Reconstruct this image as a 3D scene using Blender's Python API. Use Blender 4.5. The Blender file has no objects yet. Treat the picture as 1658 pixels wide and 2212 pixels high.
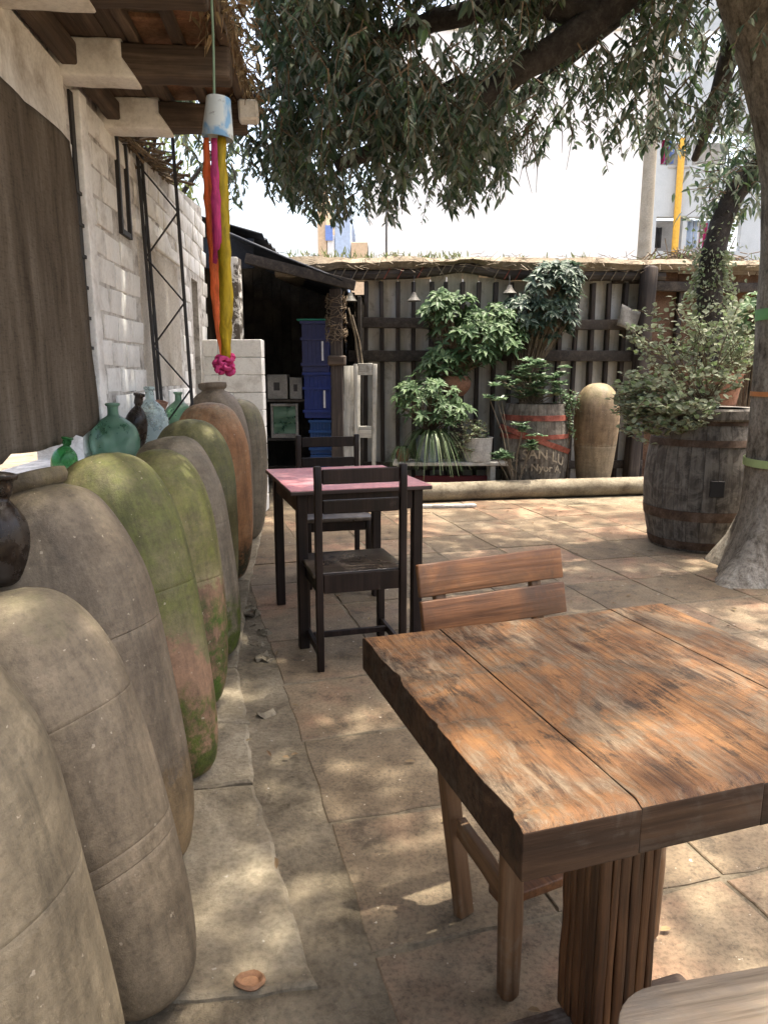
import bpy, bmesh, math, random
from mathutils import Vector, Matrix, noise
R = math.radians
rnd = random.Random(7)
scene = bpy.context.scene
C = scene.collection

# ------------------------------------------------------------------ camera, sky, sun, exposure
CAM_H = 1.32; FPX = 1560.0; TILT = math.atan(296 / 1560)
cam = bpy.data.cameras.new('camera'); cam_o = bpy.data.objects.new('camera', cam); C.objects.link(cam_o)
cam.sensor_fit = 'VERTICAL'; cam.sensor_height = 36.0; cam.lens = 36.0 * FPX / 2212.0
cam.clip_start = 0.02; cam.clip_end = 2000
cam_o.location = (0, 0, CAM_H); cam_o.rotation_euler = (math.pi / 2 - TILT, 0, 0)
scene.camera = cam_o

SUN_EL, SUN_AZ = R(76), R(62)            # azimuth from +Y towards +X
world = bpy.data.worlds.new('World'); scene.world = world; world.use_nodes = True
wn = world.node_tree.nodes; bg = wn['Background']
sky = wn.new('ShaderNodeTexSky'); sky.sky_type = 'NISHITA'; sky.sun_disc = False
sky.sun_elevation = SUN_EL; sky.sun_rotation = SUN_AZ
sky.air_density = 1.2; sky.dust_density = 9.0; sky.ozone_density = 1.0
world.node_tree.links.new(sky.outputs[0], bg.inputs[0]); bg.inputs[1].default_value = 0.15
sun = bpy.data.lights.new('sun', 'SUN'); sun.energy = 2.4; sun.angle = R(0.9); sun.color = (1.0, 0.93, 0.80)
sun_o = bpy.data.objects.new('sun', sun); C.objects.link(sun_o)
sdir = Vector((math.cos(SUN_EL) * math.sin(SUN_AZ), math.cos(SUN_EL) * math.cos(SUN_AZ), math.sin(SUN_EL)))
sun_o.rotation_euler = (-sdir).to_track_quat('-Z', 'Y').to_euler()
scene.view_settings.view_transform = 'Standard'; scene.view_settings.look = 'None'
scene.view_settings.gamma = 1.0; scene.view_settings.use_curve_mapping = False
scene.view_settings.exposure = 2.15
scene.render.engine = 'CYCLES'
scene.cycles.max_bounces = 8

# ------------------------------------------------------------------ pixel helpers (photo at 1658 x 2212)
ct, st = math.cos(TILT), math.sin(TILT)
def ray(x, y):
    u = (x - 829) / FPX; v = (1106 - y) / FPX
    return (u, ct + v * st, -st + v * ct)
def gz(x, y, z=0.0):
    d = ray(x, y); t = (z - CAM_H) / d[2]
    return Vector((d[0] * t, d[1] * t, z))
def gy(x, y, Y):
    d = ray(x, y); t = Y / d[1]
    return Vector((d[0] * t, Y, CAM_H + d[2] * t))

# ------------------------------------------------------------------ materials
MATS = {}
class NT:
    def __init__(s, name):
        m = bpy.data.materials.new(name); m.use_nodes = True
        s.m = m; s.nt = m.node_tree; s.p = s.nt.nodes['Principled BSDF']; MATS[name] = m
        s._tc = None
    def n(s, t, **kw):
        nd = s.nt.nodes.new(t)
        for k, v in kw.items(): setattr(nd, k, v)
        return nd
    def l(s, a, b): s.nt.links.new(a, b)
    def obj(s): 
        if not s._tc: s._tc = s.n('ShaderNodeTexCoord')
        return s._tc.outputs['Object']
    def pos(s): return s.n('ShaderNodeNewGeometry').outputs['Position']
    def rand(s): return s.n('ShaderNodeObjectInfo').outputs['Random']
    def offs(s):     # object coords shifted by a random amount per object
        v = s.n('ShaderNodeVectorMath', operation='MULTIPLY_ADD')
        c = s.n('ShaderNodeCombineXYZ')
        r = s.rand()
        for i in range(3): s.l(r, c.inputs[i])
        s.l(c.outputs[0], v.inputs[0]); v.inputs[1].default_value = (37, 53, 71); s.l(s.obj(), v.inputs[2])
        return v.outputs[0]
    def mapping(s, vec, scale):
        mp = s.n('ShaderNodeMapping'); mp.inputs['Scale'].default_value = scale; s.l(vec, mp.inputs['Vector'])
        return mp.outputs[0]
    def noise(s, vec, scale, detail=6, rough=0.6, dist=0.0):
        k = s.n('ShaderNodeTexNoise'); s.l(vec, k.inputs['Vector'])
        k.inputs['Scale'].default_value = scale; k.inputs['Detail'].default_value = detail
        k.inputs['Roughness'].default_value = rough; k.inputs['Distortion'].default_value = dist
        return k.outputs['Fac']
    def ramp(s, fac, stops):
        r = s.n('ShaderNodeValToRGB'); e = r.color_ramp.elements
        while len(e) < len(stops): e.new(0.5)
        for i, (p, c) in enumerate(stops):
            e[i].position = p
            e[i].color = (c, c, c, 1) if isinstance(c, (int, float)) else (c[0], c[1], c[2], 1)
        s.l(fac, r.inputs[0]); return r.outputs[0]
    def mix(s, fac, a, b, mode='MIX'):
        k = s.n('ShaderNodeMix', data_type='RGBA', blend_type=mode)
        for sock, v in ((k.inputs[0], fac), (k.inputs[6], a), (k.inputs[7], b)):
            if isinstance(v, bpy.types.NodeSocket): s.l(v, sock)
            elif isinstance(v, (int, float)): sock.default_value = v if sock == k.inputs[0] else (v, v, v, 1)
            else: sock.default_value = (*v[:3], 1)
        return k.outputs[2]
    def math(s, op, a, b=0.0, clamp=False):
        k = s.n('ShaderNodeMath', operation=op); k.use_clamp = clamp
        for sock, v in ((k.inputs[0], a), (k.inputs[1], b)):
            if isinstance(v, bpy.types.NodeSocket): s.l(v, sock)
            else: sock.default_value = v
        return k.outputs[0]
    def bump(s, h, strength=0.3, dist=0.01, chain=None):
        b = s.n('ShaderNodeBump'); b.inputs['Strength'].default_value = strength; b.inputs['Distance'].default_value = dist
        s.l(h, b.inputs['Height'])
        if chain: s.l(chain, b.inputs['Normal'])
        s.l(b.outputs[0], s.p.inputs['Normal']); return b.outputs[0]
    def fin(s, col, rough=0.8, spec=0.3):
        if isinstance(col, bpy.types.NodeSocket): s.l(col, s.p.inputs['Base Color'])
        else: s.p.inputs['Base Color'].default_value = (*col, 1)
        if isinstance(rough, bpy.types.NodeSocket): s.l(rough, s.p.inputs['Roughness'])
        else: s.p.inputs['Roughness'].default_value = rough
        s.p.inputs['Specular IOR Level'].default_value = spec
        return s.m

def rough_mat(name, dark, mid, light, scale=4, rough=0.85, bump=0.35, bdist=0.006, speck=0.0, vary=0.12, world_space=False, fine=60, spec=0.25, fmix=0.45):
    t = NT(name); v = t.pos() if world_space else t.offs()
    c = t.ramp(t.noise(v, scale, 10, 0.7, 0.5), [(0.33, dark), (0.5, mid), (0.67, light)])
    f = t.noise(v, fine, 5, 0.7)
    c = t.mix(fmix, c, t.ramp(f, [(0.34, 0.35), (0.56, 1.08)]), 'MULTIPLY')
    if speck:
        s_ = t.ramp(t.noise(v, 38, 3, 0.5), [(0.72, 0.0), (0.78, 1.0)])
        c = t.mix(t.math('MULTIPLY', s_, speck), c, (0.75, 0.72, 0.66))
    if vary:
        k = t.math('MULTIPLY_ADD', t.rand(), 2 * vary); t.nt.nodes[-1].inputs[2].default_value = 1 - vary
        c = t.mix(1.0, c, k, 'MULTIPLY')
    h = t.math('ADD', t.noise(v, scale * 5, 8, 0.65), t.math('MULTIPLY', f, 0.5))
    t.bump(h, bump, bdist)
    return t.fin(c, rough, spec)

def wood_mat(name, dark, mid, light, axis=1, scale=1.0, rough=0.6, bump=0.3, grey=None, grey_amt=0.0, dark_streak=0.5, spec=0.35, vary=0.12, grey_scale=5):
    t = NT(name); v = t.offs()
    sc = [26 * scale] * 3; sc[axis] = 1.6 * scale
    g1 = t.noise(t.mapping(v, tuple(sc)), 1.0, 8, 0.65, 0.6)
    sc2 = [90 * scale] * 3; sc2[axis] = 3 * scale
    g2 = t.noise(t.mapping(v, tuple(sc2)), 1.0, 5, 0.6)
    big = t.noise(v, 3.2, 6, 0.6, 0.5)
    c = t.ramp(t.math('ADD', t.math('MULTIPLY', g1, 0.6), t.math('MULTIPLY', big, 0.4)), [(0.34, dark), (0.5, mid), (0.64, light)])
    c = t.mix(dark_streak, c, t.ramp(g2, [(0.34, 0.22), (0.52, 1.0)]), 'MULTIPLY')
    if grey:
        gm = t.ramp(t.math('ADD', t.math('MULTIPLY', t.noise(v, grey_scale, 8, 0.7, 0.8), 0.75), t.math('MULTIPLY', g2, 0.25)), [(0.5 - grey_amt, 0), (0.62 - grey_amt * .5, 1)])
        c = t.mix(t.math('MULTIPLY', gm, 0.85), c, grey)
    if vary:
        k = t.math('MULTIPLY_ADD', t.rand(), 2 * vary); t.nt.nodes[-1].inputs[2].default_value = 1 - vary
        c = t.mix(1.0, c, k, 'MULTIPLY')
    t.bump(t.math('ADD', t.math('MULTIPLY', g1, 0.7), g2), bump, 0.004)
    r = t.ramp(big, [(0.3, max(0.05, rough - 0.12)), (0.7, min(1, rough + 0.15))])
    return t.fin(c, r, spec)

def plain(name, col, rough=0.5, spec=0.4, metal=0.0):
    t = NT(name); v = t.offs()
    c = t.mix(0.4, col, t.ramp(t.noise(v, 14, 6), [(0.3, 0.55), (0.65, 1.1)]), 'MULTIPLY')
    t.p.inputs['Metallic'].default_value = metal
    t.bump(t.noise(v, 45, 4), 0.12, 0.004)
    return t.fin(c, rough, spec)

def jar_mat(name, c0, c1, c2, moss=None, moss_lo=9.0, moss_hi=9.0, moss_amt=1.0, low=None, low_z=-1.0, slant=0.0, lowmoss=None, lowmoss_z=-1.0):
    t = NT(name); v = t.obj()
    big = t.noise(v, 3.0, 10, 0.68, 0.8)
    c = t.ramp(big, [(0.34, c0), (0.5, c1), (0.64, c2)])
    z = t.n('ShaderNodeSeparateXYZ'); t.l(v, z.inputs[0])
    n2 = t.noise(v, 5.5, 10, 0.74)
    n4 = t.noise(v, 24, 8, 0.72)
    nz = t.math('ADD', t.math('MULTIPLY', t.math('SUBTRACT', n2, 0.5), 0.42), t.math('MULTIPLY', t.math('SUBTRACT', n4, 0.5), 0.16))
    zz = t.math('ADD', z.outputs[2], nz)
    zz = t.math('ADD', zz, t.math('MULTIPLY', z.outputs[0], slant))
    if low:
        lm = t.math('MULTIPLY', t.math('SUBTRACT', low_z, zz), 40.0, True)
        c = t.mix(lm, c, t.ramp(n2, [(0.32, [x * .5 for x in low]), (0.5, [x * .85 for x in low]), (0.66, [x * 1.1 for x in low])]))
    if moss:
        mm = t.math('MULTIPLY', t.math('SUBTRACT', zz, moss_lo), 7.0, True)
        m2 = t.ramp(t.math('ADD', t.math('MULTIPLY', t.noise(v, 4.2, 10, 0.76), .7), t.math('MULTIPLY', n4, .3)), [(0.40, 0.35), (0.54, 1.0)])
        c = t.mix(t.math('MULTIPLY', t.math('MULTIPLY', mm, m2), moss_amt), c, t.ramp(n4, [(0.34, [x * .45 for x in moss]), (0.62, moss)]))
    if lowmoss:
        lm = t.math('MULTIPLY', t.math('SUBTRACT', lowmoss_z, zz), 14.0, True)
        m3 = t.ramp(t.math('ADD', t.math('MULTIPLY', t.noise(v, 8, 9, 0.75), .6), t.math('MULTIPLY', n4, .4)), [(0.44, 0.0), (0.54, 1.0)])
        c = t.mix(t.math('MULTIPLY', lm, m3), c, t.ramp(n4, [(.35, [x * .5 for x in lowmoss]), (.6, lowmoss)]))
    # run marks, throwing rings, grime, pits and pale flecks
    st_ = t.noise(t.mapping(v, (11, 11, 1.1)), 1.0, 9, 0.74)
    c = t.mix(0.75, c, t.ramp(st_, [(0.36, 0.42), (0.52, 0.95), (0.66, 1.18)]), 'MULTIPLY')
    hz_ = t.noise(t.mapping(v, (3.5, 3.5, 26)), 1.0, 7, 0.7)
    c = t.mix(0.3, c, t.ramp(hz_, [(0.32, 0.5), (0.54, 1.08)]), 'MULTIPLY')
    c = t.mix(0.34, c, t.ramp(t.noise(v, 75, 6, 0.75), [(0.36, 0.4), (0.54, 1.1)]), 'MULTIPLY')
    sp = t.ramp(t.noise(v, 55, 3, 0.55), [(0.70, 0.0), (0.73, 1.0)])
    c = t.mix(t.math('MULTIPLY', sp, 0.6), c, (0.55, 0.50, 0.42))
    dk = t.ramp(t.noise(v, 13, 9, 0.78), [(0.33, 1.0), (0.43, 0.0)])
    c = t.mix(t.math('MULTIPLY', dk, 0.42), c, (0.05, 0.04, 0.03))
    c = t.mix(1.0, c, (.84, .785, .69), 'MULTIPLY')
    f = t.noise(v, 120, 5, 0.75)
    t.bump(t.math('ADD', t.math('MULTIPLY', f, 0.45), t.math('ADD', t.noise(v, 16, 9, 0.74), t.math('MULTIPLY', hz_, .35))), 0.7, 0.007)
    return t.fin(c, t.ramp(n2, [(.35, .5), (.65, .78)]), 0.4)

def leaf_mat(name, cols, rough=0.5, trans=0.3, spec=0.4):
    t = NT(name)
    r = t.n('ShaderNodeNewGeometry').outputs['Random Per Island']
    c = t.ramp(r, [(i / max(1, len(cols) - 1), k) for i, k in enumerate(cols)])
    c = t.mix(0.4, c, t.ramp(t.noise(t.pos(), 2.2, 4), [(0.35, 0.55), (0.65, 1.15)]), 'MULTIPLY')
    m = t.fin(c, rough, spec)
    tr = t.n('ShaderNodeBsdfTranslucent'); t.l(c, tr.inputs[0])
    mx = t.n('ShaderNodeMixShader'); mx.inputs[0].default_value = trans
    t.l(t.p.outputs[0], mx.inputs[1]); t.l(tr.outputs[0], mx.inputs[2])
    out = [n for n in t.nt.nodes if n.type == 'OUTPUT_MATERIAL'][0]
    t.l(mx.outputs[0], out.inputs[0]); return m

def glass_mat(name, col, rough=0.12, dirt=0.35):
    t = NT(name); v = t.obj()
    t.p.inputs['Transmission Weight'].default_value = 0.85; t.p.inputs['IOR'].default_value = 1.3
    d = t.ramp(t.noise(v, 9, 7, 0.7), [(0.4, 0.0), (0.7, 1.0)])
    c = t.mix(t.math('MULTIPLY', d, dirt), col, (0.5, 0.5, 0.45))
    t.l(t.math('SUBTRACT', 0.85, t.math('MULTIPLY', d, dirt + .3)), t.p.inputs['Transmission Weight'])
    return t.fin(c, t.math('ADD', rough, t.math('MULTIPLY', d, 0.4)), 0.5)

ground_m = rough_mat('ground_cement', (.09, .072, .047), (.185, .15, .102), (.28, .235, .163), 3.3, .9, .9, .02, .35, 0, True)
tile_m = None
def make_tile():
    t = NT('terracotta_tile'); v = t.pos()
    big = t.noise(v, 1.5, 10, 0.7, 0.9)
    c = t.ramp(t.math('ADD', t.math('MULTIPLY', big, .78), t.math('MULTIPLY', t.rand(), .16)), [(0.30, (.105, .08, .053)), (0.43, (.195, .152, .103)), (0.54, (.265, .212, .147)), (0.68, (.35, .288, .205))])
    red = t.ramp(t.math('ADD', t.math('MULTIPLY', t.noise(v, 2.4, 9, 0.7, 0.5), .8), t.math('MULTIPLY', t.rand(), .2)), [(0.50, 0.0), (0.66, 1.0)])
    c = t.mix(t.math('MULTIPLY', red, .62), c, (.30, .17, .115))
    gry = t.ramp(t.noise(v, 0.9, 10, 0.74, 0.6), [(0.46, 0.0), (0.60, 1.0)])
    c = t.mix(t.math('MULTIPLY', gry, .6), c, (.185, .16, .12))
    n3 = t.noise(v, 9, 10, 0.76)
    c = t.mix(0.7, c, t.ramp(n3, [(0.34, 0.4), (0.5, 0.95), (0.68, 1.2)]), 'MULTIPLY')
    f = t.noise(v, 80, 6, 0.75)
    c = t.mix(0.6, c, t.ramp(f, [(0.36, 0.35), (0.54, 1.1)]), 'MULTIPLY')
    # trodden-in dirt along the joints
    g = t.n('ShaderNodeSeparateXYZ'); t.l(t.n('ShaderNodeTexCoord').outputs['Generated'], g.inputs[0])
    e = t.math('MINIMUM', t.math('MINIMUM', g.outputs[0], t.math('SUBTRACT', 1.0, g.outputs[0])), t.math('MINIMUM', g.outputs[1], t.math('SUBTRACT', 1.0, g.outputs[1])))
    e = t.math('ADD', e, t.math('MULTIPLY', t.math('SUBTRACT', n3, .5), .16))
    c = t.mix(t.math('MULTIPLY', t.math('MULTIPLY', t.math('SUBTRACT', .022, e), 16.0, True), .6), c, (.17, .145, .11))
    sp = t.ramp(t.noise(v, 30, 3, 0.55), [(0.70, 0.0), (0.725, 1.0)])
    c = t.mix(t.math('MULTIPLY', sp, .7), c, (.6, .57, .5))
    dk = t.ramp(t.noise(v, 4.5, 10, 0.78), [(0.33, 1.0), (0.43, 0.0)])
    c = t.mix(t.math('MULTIPLY', dk, .6), c, (.06, .05, .037))
    c = t.mix(1.0, c, (.93, .87, .79), 'MULTIPLY')
    t.bump(t.math('ADD', t.math('MULTIPLY', f, .4), n3), .7, .008)
    return t.fin(c, t.ramp(big, [(.3, .6), (.7, .88)]), .3)
tile_m = make_tile()
slab_m = rough_mat('concrete_slab', (.13, .105, .07), (.235, .195, .135), (.33, .283, .202), 3.4, .88, .8, .012, .35, .05, True)
white_m = rough_mat('white_paint_brick', (.54, .51, .47), (.80, .785, .75), (.85, .84, .81), 4.2, .85, .4, .006, 0, .05, True, 45, .25, .15)
mortar_m = rough_mat('white_mortar', (.20, .18, .16), (.55, .52, .48), (.74, .72, .68), 9, .9, .6, .01, 0, 0, True, 60, .25, .2)
plaster_m = rough_mat('old_plaster', (.38, .33, .27), (.68, .65, .59), (.78, .76, .71), 2.2, .9, .4, .008, 0, .06, True, 60, .25, .2)
panel_m = rough_mat('stained_plaster', (.36, .31, .25), (.52, .47, .40), (.60, .56, .50), 1.8, .88, .25, .006, 0, .04, True)
burlap_m = None
def make_burlap():
    t = NT('burlap'); v = t.pos()
    a = t.noise(t.mapping(v, (2, 190, 30)), 1, 3, .6); b = t.noise(t.mapping(v, (2, 30, 190)), 1, 3, .6)
    w = t.math('ADD', a, b)
    c = t.ramp(t.noise(t.mapping(v, (3, 9, 1.3)), 1, 8, .65), [(.34, (.06, .046, .032)), (.5, (.105, .083, .06)), (.66, (.155, .126, .095))])
    c = t.mix(.55, c, t.ramp(w, [(.75, .5), (1.0, 1.15)]), 'MULTIPLY')
    t.bump(w, .5, .004); return t.fin(c, .95, .1)
burlap_m = make_burlap()
dwood_m = wood_mat('dark_roof_wood', (.035, .024, .017), (.085, .058, .04), (.16, .115, .08), 1, .7, .85, .5)
dwoodx_m = wood_mat('dark_beam_wood', (.03, .022, .016), (.075, .053, .038), (.15, .11, .08), 0, .7, .85, .5)
clay_m = rough_mat('clay_slab', (.16, .08, .045), (.29, .155, .085), (.36, .21, .125), 5, .9, .4, .006, 0, .2)
fence_m = wood_mat('dark_fence_wood', (.018, .015, .014), (.045, .035, .03), (.095, .075, .062), 2, .7, .8, .5)
fencex_m = wood_mat('dark_rail_wood', (.018, .015, .014), (.05, .04, .033), (.10, .082, .068), 0, .7, .8, .5)
pale_m = wood_mat('pale_fence_board', (.38, .36, .32), (.55, .53, .49), (.64, .62, .58), 2, .4, .9, .25, (.28, .255, .22), -.03, .2)
mud_m = rough_mat('mud_panel', (.06, .035, .025), (.15, .085, .055), (.24, .15, .10), 4, .95, .6, .015, 0, .2, True)
cane_m = rough_mat('dry_cane', (.12, .095, .065), (.205, .168, .122), (.275, .232, .178), 6, .95, .5, .01, 0, .15)
twig_m = rough_mat('dry_twig', (.07, .05, .035), (.14, .105, .07), (.22, .17, .12), 8, .95, .4, .005, 0, .2)
black_m = plain('black_steel', (.022, .02, .02), .55, .45)
darkroof_m = rough_mat('tarred_roof', (.012, .014, .02), (.022, .026, .036), (.045, .05, .06), 3, .7, .3, .006, 0, .1)
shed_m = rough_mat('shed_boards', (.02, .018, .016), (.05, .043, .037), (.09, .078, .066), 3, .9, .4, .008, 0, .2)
top_wood_m = None
def make_top_wood():
    t = NT('worn_table_wood'); v = t.offs(); w0 = t.pos()
    g1 = t.noise(t.mapping(v, (15, 1.2, 15)), 1, 8, .62, 1.2)
    g2 = t.noise(t.mapping(v, (140, 4.0, 140)), 1, 6, .65, .3)
    g3 = t.noise(t.mapping(v, (55, 11, 55)), 1, 9, .75, .6)
    big = t.noise(w0, 4.0, 8, .66, .6)
    c = t.ramp(t.math('ADD', t.math('MULTIPLY', g1, .45), t.math('MULTIPLY', big, .55)), [(.36, (.085, .042, .02)), (.47, (.19, .097, .043)), (.56, (.29, .155, .069)), (.66, (.40, .232, .112))])
    c = t.mix(.6, c, t.ramp(g2, [(.38, .3), (.5, 1.05)]), 'MULTIPLY')
    gm = t.ramp(t.math('ADD', t.math('MULTIPLY', t.noise(w0, 5.0, 10, .76, 1.0), .65), t.math('MULTIPLY', g3, .35)), [(.47, 0), (.55, 1)])
    gc = t.ramp(g3, [(.36, (.05, .04, .032)), (.5, (.12, .096, .072)), (.64, (.23, .185, .14))])
    c = t.mix(t.math('MULTIPLY', gm, .88), c, gc)
    dk = t.ramp(t.math('ADD', t.math('MULTIPLY', t.noise(w0, 6.5, 10, .78, .6), .5), t.math('MULTIPLY', g3, .5)), [(.42, 1), (.49, 0)])
    c = t.mix(t.math('MULTIPLY', dk, .85), c, (.03, .021, .014))
    sc = t.ramp(t.noise(t.mapping(v, (13, 120, 20)), 1, 5, .65, 2.0), [(.66, 0), (.70, 1)])
    c = t.mix(t.math('MULTIPLY', sc, .55), c, (.04, .03, .022))
    vo = t.n('ShaderNodeTexVoronoi'); t.l(t.mapping(v, (7, 3.2, 7)), vo.inputs['Vector']); vo.inputs['Scale'].default_value = 1.0
    kn = t.math('ADD', vo.outputs['Distance'], t.math('MULTIPLY', t.math('SUBTRACT', g3, .5), .12))
    c = t.mix(t.ramp(kn, [(.04, .9), (.085, .55), (.13, .0)]), c, (.045, .02, .009))
    pl = t.ramp(t.noise(w0, 30, 5, .7), [(.68, 0), (.74, 1)])
    c = t.mix(t.math('MULTIPLY', pl, .45), c, (.50, .42, .33))
    c = t.mix(1.0, c, (.82, .74, .62), 'MULTIPLY')
    t.bump(t.math('ADD', t.math('MULTIPLY', g2, .6), t.math('ADD', g3, t.math('MULTIPLY', g1, .4))), .8, .005)
    return t.fin(c, t.ramp(big, [(.3, .55), (.7, .8)]), .3)
top_wood_m = make_top_wood()
side_wood_m = wood_mat('table_post_wood', (.028, .012, .006), (.08, .034, .013), (.17, .078, .03), 2, 1.0, .38, .6, None, 0, .85, .5)
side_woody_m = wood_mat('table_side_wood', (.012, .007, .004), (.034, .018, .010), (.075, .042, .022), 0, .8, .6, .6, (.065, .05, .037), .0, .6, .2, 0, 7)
foot_wood_m = wood_mat('table_foot_wood', (.03, .02, .014), (.07, .045, .03), (.15, .11, .08), 0, 1, .7, .4, (.25, .22, .19), .05)
slat_m = wood_mat('slat_wood', (.085, .034, .014), (.19, .08, .031), (.28, .13, .053), 0, .8, .5, .4, (.09, .05, .028), .02, .6)
leg_m = wood_mat('chair_leg_wood', (.07, .036, .016), (.16, .085, .04), (.25, .145, .075), 2, .8, .55, .4, (.22, .17, .12), -.02, .5)
bench_m = wood_mat('bleached_bench_wood', (.15, .112, .075), (.225, .175, .122), (.29, .235, .17), 0, .9, .75, .5, (.17, .145, .115), .03, .55)
dchair_m = wood_mat('dark_chair_wood', (.006, .004, .003), (.014, .008, .006), (.03, .018, .013), 2, .8, .45, .3, (.06, .045, .035), -.12, .4, .22)
dseat_m = wood_mat('dark_seat_wood', (.03, .022, .016), (.065, .048, .036), (.13, .10, .078), 0, .6, .30, .3, (.22, .18, .14), .0, .5, .6)
red_m = rough_mat('glare_red_laminate', (.70, .27, .28), (.76, .33, .34), (.80, .42, .42), 3, .32, .06, .002, 0, 0, False, 50, .5)  # sky glare put into the red as a paler pink
edge_m = plain('dark_edge', (.035, .022, .018), .5)
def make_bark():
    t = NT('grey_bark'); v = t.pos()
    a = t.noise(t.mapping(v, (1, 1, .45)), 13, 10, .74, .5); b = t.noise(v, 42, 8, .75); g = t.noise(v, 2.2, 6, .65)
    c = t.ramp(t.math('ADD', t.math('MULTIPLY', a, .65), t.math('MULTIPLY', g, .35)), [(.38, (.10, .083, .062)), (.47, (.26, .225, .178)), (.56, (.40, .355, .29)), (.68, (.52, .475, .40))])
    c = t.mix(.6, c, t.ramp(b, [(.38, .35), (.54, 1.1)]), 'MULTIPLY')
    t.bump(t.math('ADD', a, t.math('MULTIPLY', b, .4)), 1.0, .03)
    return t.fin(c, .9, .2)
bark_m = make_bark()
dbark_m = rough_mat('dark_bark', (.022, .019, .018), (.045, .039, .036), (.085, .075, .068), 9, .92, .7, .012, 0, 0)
cask_m = wood_mat('cask_stave_wood', (.035, .03, .025), (.085, .073, .06), (.16, .14, .115), 2, .5, .85, .5, (.215, .195, .165), .05, .35, .3, .06, 9)
hoop_m = rough_mat('rusty_hoop', (.04, .026, .018), (.095, .06, .04), (.16, .115, .085), 9, .8, .4, .004, 0, .1)
redhoop_m = rough_mat('red_painted_hoop', (.09, .03, .02), (.22, .06, .04), (.30, .11, .08), 9, .7, .4, .004, 0, .1)
lettering_m = rough_mat('cream_lettering', (.14, .115, .085), (.38, .33, .25), (.46, .41, .33), 22, .8, .1, .002, 0, 0)
log_m = rough_mat('weathered_log', (.10, .082, .058), (.20, .17, .122), (.28, .245, .18), 5, .9, .4, .01, 0, 0)
can_m = None
def make_can():
    t = NT('painted_can'); v = t.obj()
    b = t.ramp(t.noise(v, 9, 5, .5, .4), [(.47, 0), (.55, 1)])
    c = t.mix(b, (.52, .56, .54), (.16, .32, .50))
    d = t.ramp(t.noise(v, 28, 6, .7), [(.6, 0), (.68, 1)])
    c = t.mix(t.math('MULTIPLY', d, .7), c, (.12, .10, .09))
    t.p.inputs['Metallic'].default_value = .0
    t.bump(t.noise(v, 25, 4), .3, .004); return t.fin(c, .5, .4)
can_m = make_can()
def cloth(name, col):
    t = NT(name); v = t.obj()
    c = t.mix(.7, col, t.ramp(t.noise(t.mapping(v, (60, 60, 9)), 1, 7, .7), [(.36, .4), (.6, 1.15)]), 'MULTIPLY')
    m = t.fin(c, .6, .3)
    tr = t.n('ShaderNodeBsdfTranslucent'); t.l(c, tr.inputs[0])
    mx = t.n('ShaderNodeMixShader'); mx.inputs[0].default_value = .35
    t.l(t.p.outputs[0], mx.inputs[1]); t.l(tr.outputs[0], mx.inputs[2])
    t.l(mx.outputs[0], [n for n in t.nt.nodes if n.type == 'OUTPUT_MATERIAL'][0].inputs[0]); return m
rib_o = cloth('orange_ribbon', (.85, .20, .06)); rib_p = cloth('pink_ribbon', (.62, .06, .22)); rib_y = cloth('yellow_ribbon', (.50, .36, .02))
cord_m = plain('green_cord', (.18, .26, .17), .7)
glass_g = glass_mat('green_glass', (.13, .30, .19), .25, .4); glass_c = glass_mat('clear_glass', (.55, .68, .68), .15, .3)
glass_d = glass_mat('dark_glass', (.035, .018, .010), .12, .15); glass_e = glass_mat('bottle_glass', (.03, .22, .05), .1, .2)
crate_m = [plain('blue_crate_a', (.028, .035, .115), .45), plain('blue_crate_b', (.012, .03, .17), .4), plain('blue_crate_c', (.012, .06, .20), .4)]
paper_m = plain('white_print', (.7, .7, .72), .6)
box_m = rough_mat('pale_box', (.12, .11, .10), (.22, .21, .19), (.30, .285, .265), 4, .85, .2, .004, 0, .12)
frame_m = wood_mat('white_frame_wood', (.33, .31, .27), (.52, .50, .45), (.62, .60, .55), 2, .7, .8, .4, (.22, .2, .17), -.02, .5)
bucket_m = rough_mat('zinc_bucket', (.13, .17, .20), (.22, .28, .33), (.32, .39, .44), 8, .5, .25, .004, 0, 0, False, 60, .5)
pot_w = rough_mat('white_pot', (.38, .36, .33), (.56, .54, .50), (.66, .64, .6), 6, .8, .2, .004, 0, .05)
pot_t = rough_mat('terracotta_pot', (.17, .085, .05), (.30, .155, .10), (.38, .22, .15), 6, .85, .3, .005, 0, .1)
soil_m = rough_mat('soil', (.03, .022, .016), (.055, .04, .03), (.08, .06, .045), 20, .95, .6, .01, 0, 0)
bwhite_m = rough_mat('white_building', (.72, .72, .71), (.80, .80, .79), (.84, .84, .83), 1, .9, .1, .01, 0, 0, True)
bfac_m = rough_mat('shaded_white_render', (.40, .44, .47), (.45, .49, .52), (.48, .52, .55), 1, .9, .1, .01, 0, 0, True)  # white facade with its bluish shade put into the colour
bgrey_m = rough_mat('grey_render', (.22, .22, .22), (.33, .33, .33), (.42, .42, .41), 1.2, .9, .2, .01, 0, 0, True)
beige_m = plain('beige_paint', (.60, .45, .30), .8); bblue_m = plain('pale_blue_paint', (.42, .52, .68), .8); blue2_m = plain('blue_paint', (.18, .28, .62), .8)
bin_m = plain('dim_interior', (.10, .10, .10), .9)
pole_m = rough_mat('concrete_pole', (.26, .23, .18), (.33, .30, .24), (.38, .34, .28), 2, .9, .2, .005, 0, 0)
ypipe_m = plain('yellow_pipe', (.66, .38, .05), .5)
band_g = plain('green_tape', (.16, .40, .13), .5); band_o = plain('orange_tape', (.62, .24, .08), .5); band_l = plain('lime_tape', (.36, .46, .20), .5)
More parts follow.
